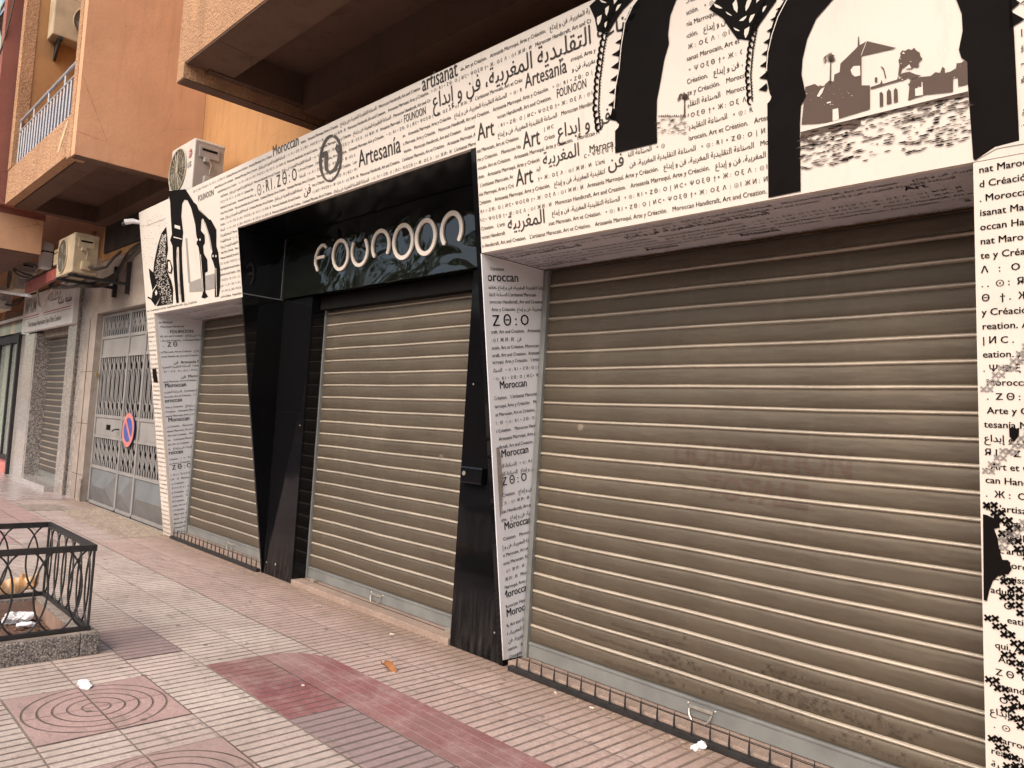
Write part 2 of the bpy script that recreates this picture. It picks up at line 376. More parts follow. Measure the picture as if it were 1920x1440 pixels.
def glyphs(s, bold=.012):
    k = (s, bold)
    dup = bold*2.2
    if k not in _g:
        c = bpy.data.curves.new('t', 'FONT'); c.body = s; c.resolution_u = 2
        if bold < 0: c.offset = -bold
        o = bpy.data.objects.new('t', c)
        me = bpy.data.meshes.new_from_object(o)
        v = np.array([q.co[:2] for q in me.vertices]).reshape(-1, 2); f = [tuple(p.vertices) for p in me.polygons]
        bpy.data.objects.remove(o); bpy.data.curves.remove(c); bpy.data.meshes.remove(me)
        if len(v) and bold > 0: n0 = len(v); v = np.concatenate([v, v+np.array([dup, 0])]); f = f+[tuple(i+n0 for i in p) for p in f]
        _g[k] = (v, f)
    return _g[k]
def clip_poly(P, x, keep_gt):
    out = []
    for i in range(len(P)):
        a, b = P[i], P[(i+1) % len(P)]
        ia = a[0] >= x if keep_gt else a[0] <= x; ib = b[0] >= x if keep_gt else b[0] <= x
        if ia: out.append(a)
        if ia != ib:
            t = (x-a[0])/(b[0]-a[0]); out.append((x, a[1]+(b[1]-a[1])*t))
    return out
def text2d(mb, s, x, y, size, to3, x0=-1e9, x1=1e9, sx=1.0, bold=.012, right=False):
    """write s with its left end at (x,y) in a 2D frame, cut off at x0 and x1, mapped to 3D with to3; returns the advance"""
    v, f = glyphs(s, bold)
    if not len(v): return size*.3
    wd = v[:, 0].max()*size*sx
    if right: x -= wd
    P = v*np.array([size*sx, size])+np.array([x, y])
    if P[:, 0].min() >= x0 and P[:, 0].max() <= x1: mb.raw([to3(*p) for p in P], f); return wd
    used = {}; vs = []; fs = []
    for q in f:
        pts = [tuple(P[i]) for i in q]
        if min(p[0] for p in pts) < x0: pts = clip_poly(pts, x0, True)
        if pts and max(p[0] for p in pts) > x1: pts = clip_poly(pts, x1, False)
        if len(pts) > 2: i = len(vs); vs += pts; fs.append(tuple(range(i, i+len(pts))))
    if vs: mb.raw([to3(*p) for p in vs], fs)
    return wd
A1 = arabic('الصناعة التقليدية المغربية، فن و إبداع'); A2 = arabic('الصناعة التقليدية'); A3 = arabic('المغربية'); A4 = arabic('فن'); A5 = arabic('فن و إبداع')
TIF = '∘  ⊙ ⁚  Я I  ∘  Z ⊖ ⁚  O  |  И ⊏ ∘  Ψ O Ɛ ⊖  ϯ ∘  Ж ⁚  O Ɛ  Λ  ⁚  ⊙ I  Ӿ И ⁚  И'
TIF = TIF.replace('⁚', ':').replace('⊏', 'C').replace('Ӿ', 'Ж').replace('⊖', 'Θ').replace('ϯ', '†').replace('Ɛ', 'ξ').replace('Я', 'R')
PH = [('Moroccan Handicraft, Art and Creation.', 1, .95), ("L'artisanat Marocain, Art et Création.", 1, .95), ('Artesanía Marroquí, Arte y Créación.', 1, .95), (A1, 1.12, .92), (TIF, .92, 1.0)]
def rows(mb, z0, z1, pitch, cap, spans, to3, seed=1, start=None):
    """fill a panel with lines of small print. spans(z) -> list of (x0,x1)"""
    rnd = random.Random(seed); z = z1-pitch; i = 0
    while z > z0+.004:
        for a, b in spans(z+cap*.5):
            if b-a < .03: continue
            k = rnd.randrange(5); x = a-rnd.uniform(0, .6)
            while x < b:
                s, hs, ws = PH[k % 5]; k += rnd.choice((1, 1, 2, 3))
                v, _ = glyphs(s); wd = v[:, 0].max()*cap*1.42*hs*ws
                if x+wd > a: text2d(mb, s, x, z, cap*1.42*hs, to3, a, b, ws)
                x += wd+cap*1.3
        z -= pitch; i += 1
def fS(e=.0025):
    o = NS*e
    return lambda x, z: (x+o.x, slY(z)+o.y, z+o.z)
def span_poly(poly, z):
    xs = []
    for i in range(len(poly)):
        (xa, za), (xb, zb) = poly[i], poly[(i+1) % len(poly)]
        if (za > z) != (zb > z): xs.append(xa+(xb-xa)*(z-za)/(zb-za))
    return (min(xs), max(xs)) if len(xs) > 1 else None
def minus(spans, cut):
    out = []
    for a, b in spans:
        if cut[1] <= a or cut[0] >= b: out.append((a, b)); continue
        if cut[0] > a: out.append((a, cut[0]))
        if cut[1] < b: out.append((cut[1], b))
    return out

# ================================================================== GROUND
def sheet(name, mat, x0, x1, y0, y1, z, pts=None):
    pts = pts or [(x0, y0), (x1, y0), (x1, y1), (x0, y1)]
    return struct(name, MB().poly([(x, y, z) for x, y in pts]), mat)
sheet('ground', ASPHALT, -300, 300, -300, 300, -.16)
struct('pavement', MB().box(-45, 10, -2.6, 3.75, -.15, 0), PAVE)
struct('pavement_kerb', MB().box(-45, 10, -2.8, -2.6, -.15, .004, bev=.01), CONC)
T = lambda k: TX0+TP*k
V = lambda k: TY0+TP*k
sheet('pavement_pink_tiles', PAVEN, -9.8, 8, V(5), 3.72, .003)
sheet('pavement_ring_tiles', PAVEC, T(0), T(2), V(0), V(2), .003)
sheet('pavement_ring_tiles', PAVEC, T(3), T(5), V(0), V(2), .003)
sheet('pavement_mauve_tiles', PAVEP, T(-3), T(-1), V(2), V(3), .003)
sheet('pavement_mauve_tiles', PAVEP, T(3), 4, V(3), V(4), .003)
sheet('pavement_red_tiles', PAVER, T(0), T(3), V(3), V(4), .003)
cx, cy, cr = T(0)+.37, V(5)-.355, .355
pts = [(cx+cr*math.cos(a)*1.03, cy+cr*math.sin(a)) for a in [math.pi/2+math.pi/2*i/14 for i in range(15)]]
sheet('pavement_red_strip', PAVERL, 0, 0, 0, 0, .005, [(8, V(4)), (8, V(5))]+pts+[(T(0), V(4))])
sheet('pavement_far_tiles', PAVEF, -45, -9.8, -2.5, 3.74, .003)
sheet('pavement_far_red_tiles', PAVEFR, -20, -11.35, 2.18, 2.74, .006)
sheet('pavement_far_red_tiles', PAVEFR, -10.9, -9.9, 1.5, 2.1, .006)
sheet('pebble_apron', APRON, 0, 0, 0, 0, .006, [(-12.75, 3.74), (-12.66, 3.2), (-11.97, 3.09), (-9.82, 3.12), (-9.86, 3.74)])
sheet('shop_paving', SHOPFL, -24, -14.0, 2.76, 3.74, .006)
sheet('drain_cover', CONC, -13.35, -12.62, 2.74, 3.3, .007)

# ================================================================== SHOP FRONT (leaning printed panels)
XL, XR, PZ0, PZ1, ZT = -9.92, 1.2, 2.72, 3.39, 3.955
PX0, PX1 = -7.23, -3.71            # portal opening
PILL, PILR = -9.66, -.88
def slab(mb, x0, x1, z0, z1, th=.03):
    p = [(x0, slY(z0), z0), (x1, slY(z0), z0), (x1, slY(z1), z1), (x0, slY(z1), z1)]
    mb.prism(p, (0, th, 0)); return mb
fas = thing('shop_fascia', 'white shop fascia printed all over with small words and black arch pictures', 'shop fascia', (-5, slY(PZ0), PZ0))
mb = MB(); g_ = .003
slab(mb, XL, PX0-.002, PZ0, ZT); slab(mb, PX0, PX1, PZ1, ZT); slab(mb, PX1+.002, XR, PZ0, ZT)
mb.build('fascia_panel', PANEL, fas)
# soffits under the fascia
SH_Y = 3.84
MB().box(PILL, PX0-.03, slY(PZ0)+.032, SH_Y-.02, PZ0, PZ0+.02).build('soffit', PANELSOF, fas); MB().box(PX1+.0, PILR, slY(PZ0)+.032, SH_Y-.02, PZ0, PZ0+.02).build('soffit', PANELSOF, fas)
# top cover of the fascia box
MB().box(XL, XR, slY(ZT)+.03, 3.66, ZT-.05, ZT-.03).build('fascia_top', CONC, fas)
# artwork polygons live on the leaning plane
def art(px, e=.004):
    o = NS*e; return [onS(*p)+o for p in px]
def zoomed(ox, oy, s, pts): return [(ox+x/s, oy+y/s) for x, y in pts]
def xz(px): return [(onS(*p).x, onS(*p).z) for p in px]

# --- left mural (arcade)
q = lambda pts: zoomed(240, 360, 5.5375, pts)
mur = MB(); blk = 0
mur.poly(art(q([(415, -10), (600, -30), (690, 110), (715, 130), (740, 190), (850, 290), (862, 285), (920, 390), (920, 560), (940, 630), (945, 700), (960, 800), (960, 985), (945, 1085), (905, 1090), (905, 790), (885, 720), (870, 690), (868, 655), (880, 620), (870, 560), (850, 450), (810, 330), (780, 270), (765, 290), (758, 400), (798, 445), (800, 530), (782, 560), (790, 640), (825, 700), (830, 825), (803, 835), (806, 1040), (835, 1085), (800, 1105), (765, 1095), (780, 1050), (760, 830), (745, 640), (735, 570), (715, 540), (720, 500), (712, 420), (700, 330), (660, 170), (620, 85), (590, 80), (565, 120), (555, 250), (575, 420), (560, 580), (565, 760), (590, 1140), (560, 1145), (540, 900), (530, 570), (510, 570), (505, 700), (530, 1148), (505, 1155), (480, 880), (470, 700), (465, 560), (440, 500), (460, 440), (450, 300), (440, 100)])))
mur.poly(art(q([(400, 360), (350, 430), (310, 560), (275, 730), (265, 840), (300, 880), (345, 1000), (340, 1100), (300, 1185), (468, 1158), (470, 1000), (450, 920), (425, 860), (405, 800), (400, 700), (418, 600), (410, 470)])))
mur.poly(art(q([(220, 790), (270, 840), (320, 880), (330, 950), (350, 1000), (340, 1090), (285, 1182), (240, 1115), (205, 1100), (215, 1085), (250, 1105), (260, 1030), (245, 960), (230, 880)]), .005))
mur.poly(art(q([(410, 700), (440, 705), (468, 790), (455, 850), (425, 840), (405, 780)]), .005))
mb_i = mur.build('mural', INK, fas)
mw = MB(); rnd = random.Random(3)
for ring, (cx_, cy_) in enumerate([(0, 0)]):
    for k in range(520):
        y = rnd.uniform(440, 1165); t = (y-440)/720
        xl = 345-80*min(1, t*1.8)+max(0, t-.55)*190; xr = 408-8*math.sin(t*5)+max(0, t-.5)*120
        x = rnd.uniform(xl+12, xr-4); a = rnd.uniform(0, 6.3); l = rnd.uniform(5, 13); b = rnd.uniform(2.5, 4.5)
        dx, dy = math.cos(a)*l, math.sin(a)*l; ex, ey = -math.sin(a)*b, math.cos(a)*b
        mw.poly(art(q([(x-dx, y-dy), (x+ex, y+ey), (x+dx, y+dy), (x-ex*.4, y-ey*.4)]), .0065))
mw.poly(art(q([(490, 340), (545, 355), (548, 392), (490, 372)]), .0065)); mw.poly(art(q([(480, 462), (565, 485), (565, 494), (480, 474)]), .0065))
for x, y in ((740, 495), (905, 665)):
    for dx in (-16, 14): mw.poly(art(q([(x+dx+7*math.cos(a), y+13*math.sin(a)) for a in [i*.63 for i in range(10)]]), .0065))
mw.poly(art(q([(420, 725), (440, 722), (455, 790), (445, 835), (425, 820)]), .0065))
for xa, ya, xb, yb in ((510, 600, 545, 1120), (755, 650, 785, 1030), (915, 790, 922, 1075)):
    mw.poly(art(q([(xa, ya), (xa+7, ya), (xb+5, yb), (xb, yb)]), .0065))
mw.poly(art(q([(258, 1030), (300, 960), (306, 962), (262, 1036)]), .0065)); mw.poly(art(q([(285, 1040), (300, 1015), (312, 1050), (295, 1078)]), .0065))
mw.build('mural_highlight', CREAM, mb_i)
mg = MB(); mg.poly(art(q([(640, 940), (757, 895), (772, 1030), (640, 1040)]), .003)); mg.poly(art(q([(808, 870), (903, 845), (903, 1000), (808, 1020)]), .003)); mg.poly(art(q([(598, 480), (615, 480), (650, 940), (628, 945)]), .003))
mg.poly(art(q([(525, 950), (560, 950), (575, 1060), (535, 1060)]), .003))
mg.build('mural_grey_tone', INKGREY, mb_i)
ml = MB()
def pline(mb, px, wpx, e=.004):
    for a, b in zip(px[:-1], px[1:]):
        dx, dy = b[0]-a[0], b[1]-a[1]; l = math.hypot(dx, dy) or 1; ox, oy = -dy/l*wpx/2, dx/l*wpx/2
        mb.poly(art([(a[0]+ox, a[1]+oy), (b[0]+ox, b[1]+oy), (b[0]-ox, b[1]-oy), (a[0]-ox, a[1]-oy)], e))
pline(ml, q([(600, 0), (690, 118)]), .8); pline(ml, q([(745, 185), (860, 300)]), .8); pline(ml, q([(635, 100), (690, 230), (705, 350), (712, 450)]), .5); pline(ml, q([(790, 300), (840, 440), (868, 600)]), .5)
pline(ml, q([(200, 350), (390, 275)]), .6); pline(ml, q([(430, 50), (450, 120)]), .6)
for k in range(170):
    x = rnd.uniform(130, 410); y = rnd.uniform(200, 760)
    if x > 345-80*min(1, (y-400)/350) and y > 380: continue
    if y < 220+(415-x)*.15: continue
    a = rnd.uniform(0, 6); pline(ml, q([(x, y), (x+rnd.uniform(3, 9)*math.cos(a), y+6*math.sin(a))]), .55)
ml.build('mural_linework', INKG, mb_i)

# --- right hand arch with the lakeside pavilion, and its twin further left
q6 = lambda pts: zoomed(1400, 0, 3.429, pts)
q5 = lambda pts: zoomed(1100, 0, 3.4275, pts)
LO = [(330, -210), (285, -90), (245, 0), (190, 90), (155, 200), (133, 330), (125, 470)]      # outer edge of left jamb, downwards
LI = [(990, -560), (800, -330), (650, -110), (555, 0), (450, 120), (392, 250), (362, 380), (355, 480), (372, 560), (385, 625), (352, 680), (345, 800), (350, 1229)]
foot = [(150, 600), (162, 622), (155, 645), (135, 668), (142, 1272)]
RI = [(1290, -130), (1350, 0), (1384, 90), (1390, 200), (1366, 320), (1382, 372), (1420, 400), (1425, 560), (1458, 1020)]
RO = [(1640, -160), (1705, 0), (1722, 230), (1755, 905), (1600, 945), (1470, 1032)]
ZA = 3.945
top_px = lambda X: None
arch = MB()
def capz(pts):                     # keep artwork below the top edge of the fascia
    return [Vector((p.x, slY(min(p.z, ZA)), min(p.z, ZA)))+NS*.004 for p in [onS(*a) for a in pts]]
arch.poly(capz(q6(LO+foot+LI[::-1])))
arch.poly(capz(q6(RI+[(1470, 1032)][:0]+RO[::-1])))
# spandrel closing the arch above (mostly above the picture)
LO2 = [(330, 0), (272, 80), (232, 200), (210, 330), (205, 470), (185, 600), (152, 770), (190, 778), (212, 800), (205, 820), (185, 842), (186, 985)]
LI2 = [(578, 0), (540, 100), (526, 220), (532, 280), (502, 380), (478, 520), (455, 640), (452, 760), (456, 920)]
up = [(430, -170), (380, -100)]
arch.poly(capz(q5([(430, -150)]+LO2+LI2[::-1]+[(640, -150)])))
# dog-tooth edges
def teeth(mb, q, edge, n, l, dirx=-1):
    P = [Vector((*a, 0)) for a in edge]; L = [0]
    for a, b in zip(P[:-1], P[1:]): L.append(L[-1]+(b-a).length)
    def at(t):
        for i in range(len(P)-1):
            if t <= L[i+1]: return P[i].lerp(P[i+1], (t-L[i])/(L[i+1]-L[i]))
        return P[-1]
    for k in range(n):
        a = at(L[-1]*(k+.15)/n); b = at(L[-1]*(k+.85)/n); c = at(L[-1]*(k+.55)/n)
        mb.poly(capz(q([(a.x+6, a.y), (c.x-l, c.y+14), (b.x+6, b.y), ((a.x+b.x)/2+14, c.y)])))
teeth(arch, q6, [(340, -200), (262, 0), (195, 120), (155, 260), (132, 400), (122, 600)], 11, 46)
teeth(arch, q5, [(350, 0), (262, 180), (215, 330), (205, 500), (180, 780)], 10, 52)
for k, (zx, zy) in enumerate([(1735, 20), (1765, 125)]): arch.poly(capz(q6([(1690, zy-55), (zx+25, zy), (1690, zy+60)])))
# crescent border
def crescents(mb, q, edge, r=24):
    for (x, y), (x2, y2) in zip(edge[:-1], edge[1:]):
        n = max(1, round(math.hypot(x2-x, y2-y)/(r*1.75)))
        for k in range(n):
            cx, cy = x+(x2-x)*k/n, y+(y2-y)*k/n
            o = [(cx+r*math.cos(a), cy+r*1.25*math.sin(a)) for a in [math.pi*.45+math.pi*1.1*i/10 for i in range(11)]]
            i_ = [(cx+3+r*.55*math.cos(a), cy+r*.85*math.sin(a)) for a in [math.pi*1.55-math.pi*1.1*i/10 for i in range(11)]]
            mb.poly(capz(q(o+i_)))
crescents(arch, q6, [(130, 20), (60, 170), (28, 320), (12, 480), (30, 690)])
crescents(arch, q6, [(115, 60), (75, 170), (48, 320), (34, 480), (44, 660)], 11)
crescents(arch, q5, [(230, 0), (135, 150), (100, 320), (72, 520), (62, 700), (85, 860)])
crescents(arch, q5, [(200, 40), (150, 150), (118, 320), (92, 520), (84, 700), (98, 840)], 11)
for base, qq in (((0, 0), q6), ((115, 0), q5)):
    ox = base[0]
    if qq is q5: arch.poly(capz(qq([(20, 40), (60, -40), (320, -90), (300, 0), (240, 60), (190, 130), (150, 200), (105, 210), (70, 200), (55, 120)])))
    else: arch.poly(capz(qq([(-240, 60), (-120, -90), (230, -90), (190, 10), (120, 110), (70, 180), (20, 260), (-60, 250), (-110, 180), (-150, 120)])))
o_arch = arch.build('arch_print', INK, fas)
aw = MB()
def leaf(mb, q, x, y, l, b, a, e=.0065):
    dx, dy = math.cos(a), math.sin(a)
    P = [(-l, 0), (-l*.3, b), (l*.5, b*.7), (l, 0), (l*.3, -b*.25), (-l*.4, -b*.2)]
    mb.poly([p+NS*.0025 for p in capz(q([(x+u*dx-v*dy, y+u*dy+v*dx) for u, v in P]))])
for (x, y, l, b, a) in ((-180, 40, 34, 14, .5), (-60, 40, 45, 26, 1.5), (20, 30, 50, 22, 2.0), (90, -10, 40, 18, 2.2), (-20, 120, 30, 14, -.6), (40, 120, 34, 18, 2.1), (-110, 90, 26, 7, .6), (10, 210, 40, 24, 1.9), (-60, 190, 24, 9, .5), (120, 60, 26, 12, 2.1)): leaf(aw, q6, x, y, l, b, a)
for (x, y, l, b, a) in ((110, 10, 26, 9, .4), (200, -10, 44, 20, 2.0), (140, 70, 34, 18, 1.8), (90, 130, 36, 22, 1.9), (210, 50, 30, 14, 2.2), (130, 160, 22, 12, 1.8)): leaf(aw, q5, x, y, l, b, a)
aw.build('arch_print_highlight', CREAM, o_arch)
# white hairline along the arch edges
hl = MB()
for qq, ed in ((q6, [(262, 0), (205, 110), (165, 230), (140, 340), (131, 460)]), (q5, [(300, 40), (250, 150), (226, 300), (212, 450), (190, 560), (180, 700)])):
    P = qq(ed); pline(hl, P, 1.5, .0062)
hl.build('arch_hairline', CREAM, o_arch)
pav = MB()
for P in ([(355, 800), (380, 560), (440, 540), (470, 560), (490, 585), (505, 545), (530, 520), (562, 525), (566, 480), (600, 465), (605, 410), (700, 318), (716, 300), (718, 236), (724, 236), (728, 292), (775, 265), (965, 310), (740, 360), (740, 550), (795, 550), (795, 700), (600, 760), (555, 782), (445, 795)],
          [(534, 545), (539, 405), (546, 405), (545, 545)],
          [(858, 688), (856, 600), (868, 590), (880, 606), (880, 682)], [(903, 672), (903, 590), (915, 572), (930, 588), (934, 664)], [(948, 660), (948, 580), (960, 566), (972, 578), (975, 655)],
          [(800, 560), (860, 540), (870, 515), (878, 540), (970, 512), (975, 490), (982, 508), (1030, 490), (1030, 508), (800, 574)],
          [(826, 530), (826, 500), (842, 497), (842, 527)], [(865, 425), (885, 440), (900, 500), (893, 505), (880, 448), (865, 432)],
          [(985, 420), (978, 390), (992, 360), (988, 345), (1002, 325), (1022, 328), (1040, 316), (1062, 322), (1080, 308), (1092, 325), (1115, 340), (1118, 360), (1132, 380), (1108, 402), (1112, 418), (1100, 436), (1078, 430), (1062, 444), (1045, 425), (1020, 430), (1000, 442)],
          [(985, 415), (1002, 436), (990, 488), (975, 485)], [(982, 492), (1005, 470), (1050, 462), (1085, 478), (1125, 486), (1060, 512), (1035, 500)],
          [(1040, 645), (1052, 520), (1120, 496), (1185, 490), (1215, 465), (1245, 470), (1260, 430), (1275, 440), (1278, 470), (1310, 462), (1348, 440), (1352, 408), (1380, 405), (1405, 388), (1420, 400), (1424, 540), (1362, 556), (1360, 500), (1330, 500), (1328, 590), (1140, 610)],
          [(350, 845), (1425, 588), (1427, 612), (735, 770), (735, 800), (700, 828), (600, 832), (500, 850), (430, 872), (350, 895)]):
    pav.poly(art(q6(P)))
for k in range(19):
    a = math.pi*(-.12+1.24*k/18); L = rnd.uniform(46, 62)
    x1, y1 = 540+L*math.cos(a)*.9, 385-L*.85*math.sin(a)+14*abs(math.cos(a)); xm, ym = 540+L*.5*math.cos(a), 378-L*.62*math.sin(a)
    pav.poly(art(q6([(538, 400), (xm-2.5, ym-2.5), (x1, y1), (xm+2.5, ym+3), (544, 402)]), .0042))
for k in range(60):
    x = rnd.choice([rnd.uniform(380, 560), rnd.uniform(1050, 1330)]); b_ = 575-(x-380)*.14 if x < 560 else 540-(x-1050)*.2
    r_ = rnd.uniform(5, 15); yb = b_+rnd.uniform(-4, 12) if b_ != 330 else rnd.uniform(325, 440); 
    pav.poly(art(q6([(x+r_*rnd.uniform(.5, 1.1)*math.cos(a), yb+r_*rnd.uniform(.5, 1.0)*math.sin(a)) for a in [i*.7 for i in range(9)]]), .0041+.00001*k))
o_pav = pav.build('pavilion_print', INKB, fas)
pw = MB()
for P in ([(672, 452), (690, 427), (733, 425), (735, 487), (700, 495), (682, 480)], [(455, 620), (480, 575), (505, 560), (490, 600), (470, 625)], [(557, 780), (557, 705), (592, 697), (598, 770)], [(350, 836), (600, 772), (795, 722), (1425, 578), (1425, 588), (350, 850)], [(1088, 620), (1086, 572), (1128, 560), (1128, 530), (1134, 530), (1138, 612)], [(1000, 345), (1015, 335), (1020, 350)], [(1020, 440), (1050, 415), (1062, 440)], [(520, 660), (545, 652), (545, 662), (520, 668)]):
    pw.poly(art(q6(P), .0065))
pline(pw, q6([(775, 268), (740, 358)]), 1.0, .0065)
for k in range(34):
    x = rnd.choice([rnd.uniform(390, 590), rnd.uniform(1060, 1420), rnd.uniform(990, 1110), rnd.uniform(560, 740)]); y = rnd.uniform(575, 740)-.1*(x-380) if x < 740 else (rnd.uniform(500, 600)-.12*(x-1050) if rnd.random() < .6 else rnd.uniform(340, 430)); l = rnd.uniform(1.5, 6)
    pw.poly(art(q6([(x-l, y), (x, y-l*.6), (x+l, y-.2*l), (x+l*.2, y+l*.5)]), .0068))
for a, b in (((795, 410), (797, 505)), ((900, 398), (902, 490)), ((970, 320), (972, 480))): pass
pw.build('pavilion_print_light', CREAM, o_pav)
wt = MB(); wb = MB()
for k in range(900):
    x = rnd.uniform(352, 1440); ys = 850-(x-350)*.24; y = ys+rnd.random()**.9*(1010-.16*(x-350)-ys+90)
    if y > 1150-(x-350)*.13: continue
    dens = .95 if y < ys+90 else .55
    if 700 < x < 1010 and y > ys+30: dens *= .45
    if y > ys+250: dens *= .6
    if rnd.random() > dens: continue
    l = rnd.uniform(8, 42); h = rnd.uniform(1.6, 5); sl_ = -.22
    P = [(x-l, y-l*sl_+1), (x-l*.3, y-h-l*.3*sl_), (x+l*.4, y-h*.7+l*.4*sl_), (x+l, y+l*sl_), (x+l*.2, y+h+l*.2*sl_), (x-l*.5, y+h*.7-l*.5*sl_)]
    (wb if rnd.random() < .5 else wt).poly(art(q6(P), .0042+.00002*(k % 40)))
wt.build('water_print', INK, o_pav); wb.build('water_print_brown', INKB, o_pav)
# palm and water inside the left hand arch
lp = MB()
for k in range(13):
    a = math.pi*(.0+1.0*k/12); L = rnd.uniform(45, 62)
    lp.poly(art(q5([(622, 640), (628+L*.5*math.cos(a)-3, 625-L*.55*math.sin(a)), (628+L*math.cos(a)*.85, 640-L*.8*math.sin(a)+20*abs(math.cos(a))), (628+L*.5*math.cos(a)+4, 634-L*.5*math.sin(a)), (636, 645)])))
lp.poly(art(q5([(628, 640), (636, 640), (638, 752), (626, 754)])))
for k in range(70):
    x = rnd.uniform(460, 640); y = rnd.uniform(745, 860); l = rnd.uniform(5, 26); h = rnd.uniform(1, 3.2)
    lp.poly(art(q5([(x-l, y+l*.2), (x, y-h), (x+l, y-l*.22), (x, y+h)]), .0042+.00003*k))
for k in range(12): x = 462+k*14; lp.poly(art(q5([(x, 752), (x+6, 735+rnd.uniform(-6, 6)), (x+13, 748)]), .0042))
lp.build('palm_print', INKB, fas)

# --- round brush emblem
em = MB(); ec = (621, 297)
def brush(pts, ws):
    P = [Vector((*p, 0)) for p in pts]; a = []; b = []
    for i, p in enumerate(P):
        t = (P[min(i+1, len(P)-1)]-P[max(i-1, 0)]).normalized(); n_ = Vector((-t.y, t.x, 0)); a.append(p+n_*ws[i]/2); b.append(p-n_*ws[i]/2)
    for i in range(len(P)-1): em.poly(art([(v.x, v.y) for v in (a[i], a[i+1], b[i+1], b[i])], .0045))
N = 40; brush([(ec[0]+19.5*math.cos(t)-(t-1.2)*.0, ec[1]+42*math.sin(t)-(math.cos(t))*6) for t in [-1.25+6.2*i/N for i in range(N+1)]], [6.5-3.2*math.sin(math.pi*i/N*1.3) if i < 30 else 5 for i in range(N+1)])
N = 24; brush([(606, 296), (609, 286), (612, 284), (613, 292), (612, 305), (613, 318), (619, 324), (628, 318), (634, 305), (637, 290), (637, 276), (633, 271), (631, 279), (634, 286), (639, 284)], [3, 5, 6, 7, 7, 7, 6, 6, 5, 5, 5, 5, 4.5, 4, 3])
em.build('round_emblem', INKG, fas)

# --- printed words on the fascia
keep = [q([(120, 0), (960, 0), (965, 1110), (120, 1200)]), q6([(-70, -250), (1760, -250), (1770, 1240), (345, 1240), (140, 1280), (135, 690), (30, 700), (-10, 560), (-30, 300)]), q5([(130, -60), (640, -60), (650, 800), (660, 925), (455, 930), (185, 985), (185, 870), (90, 870), (40, 700), (60, 300), (20, 60)])]
keepz = [xz(k) for k in keep]; keepz.append([(onS(596, 300).x, 3.35), (onS(650, 280).x, 3.35), (onS(650, 280).x, 3.9), (onS(596, 300).x, 3.9)][:0])
BIG = [('Moroccan', 512, 294, 30, .86), ('Artesanía', 673, 314, 46, .80), ('artisanat', 792, 172, 44, .72), (A1, 812, 205, 41, .88), ('Art', 896, 264, 46, .75), ('Art', 981, 280, 46, .72), ('Art', 968, 350, 46, .72), ('Artesanía', 985, 166, 40, .72),
       (A3, 952, 432, 36, .9), (A5, 1046, 260, 37, .9), ('. ⊙ : R I . Z Θ : O', 478, 368, 32, .74), (A4, 570, 366, 24, 1), ('FOUNOON', 758, 231, 22, .62), ('FOUNOON', 1044, 184, 24, .62), (A3, 1018, 311, 34, .9), (A4, 1140, 318, 34, 1), ('FOUNOON', 372, 378, 16, .9), ('Maroca', 1105, 287, 20, 1)]
bigz = []
for s, px, py, hpx, ws in BIG:
    p = onS(px, py); t = onS(px, py-hpx); size = abs(t.z-p.z)*1.0
    big = MB(); wd = text2d(big, s, p.x, p.z, size, fS(), sx=ws, bold=.012); big.build('large_words', INKG, fas)
    bigz.append((p.x-.02, p.x+wd+.03, p.z-size*.12, p.z+size*.80))
def spans_f(z):
    sp = [(XL+.03, XR)]
    if z < PZ1+.015: sp = [(XL+.03, PX0-.01), (PX1+.01, XR)]
    if z < PZ0+.02: sp = []
    for k in keepz:
        c = span_poly(k, z) if k else None
        if c: sp = [s for s in minus(sp, c)]
    for a, b, za, zb in bigz:
        if za < z < zb: sp = minus(sp, (a, b))
    return sp
sm = MB(); rows(sm, PZ0+.015, ZT-.005, .0545, .0235, spans_f, fS(), 5)
# words again between the two arches, just below the right arch tear
sm.build('small_words', INKS, fas)
# ring emblem keeps its own row gaps: words simply run behind it, as printed

# --- soffit lettering (seen from below)
so_ = MB()
def fsof(x, y): return (x, y, PZ0-.003)
for (xa, xb) in ((PILL+.02, PX0-.04), (PX1+.02, PILR-.02)):
    y = slY(PZ0)+.06; k = 0
    while y < SH_Y-.06:
        big_row = (k % 5 == 2)
        x = xa-rnd.uniform(0, .5)
        while x < xb:
            s, hs, ws = PH[rnd.randrange(5)] if not big_row else rnd.choice([(A1, 2.0, .9), ('Artesanía', 2.1, .85), ('Art', 2.2, .9), (A2, 2.0, .9)])
            v, _ = glyphs(s); wd = v[:, 0].max()*.0235*1.42*hs*ws
            text2d(so_, s, x, y, .0235*1.42*hs, lambda a, b, y=y: (a, 2*y-b+.03, PZ0-.003), xa, xb, ws)
            x += wd+(.05 if not big_row else rnd.uniform(.15, .9))
        y += .0545 if not big_row else .085; k += 1
so_.build('soffit_words', INKS, fas)

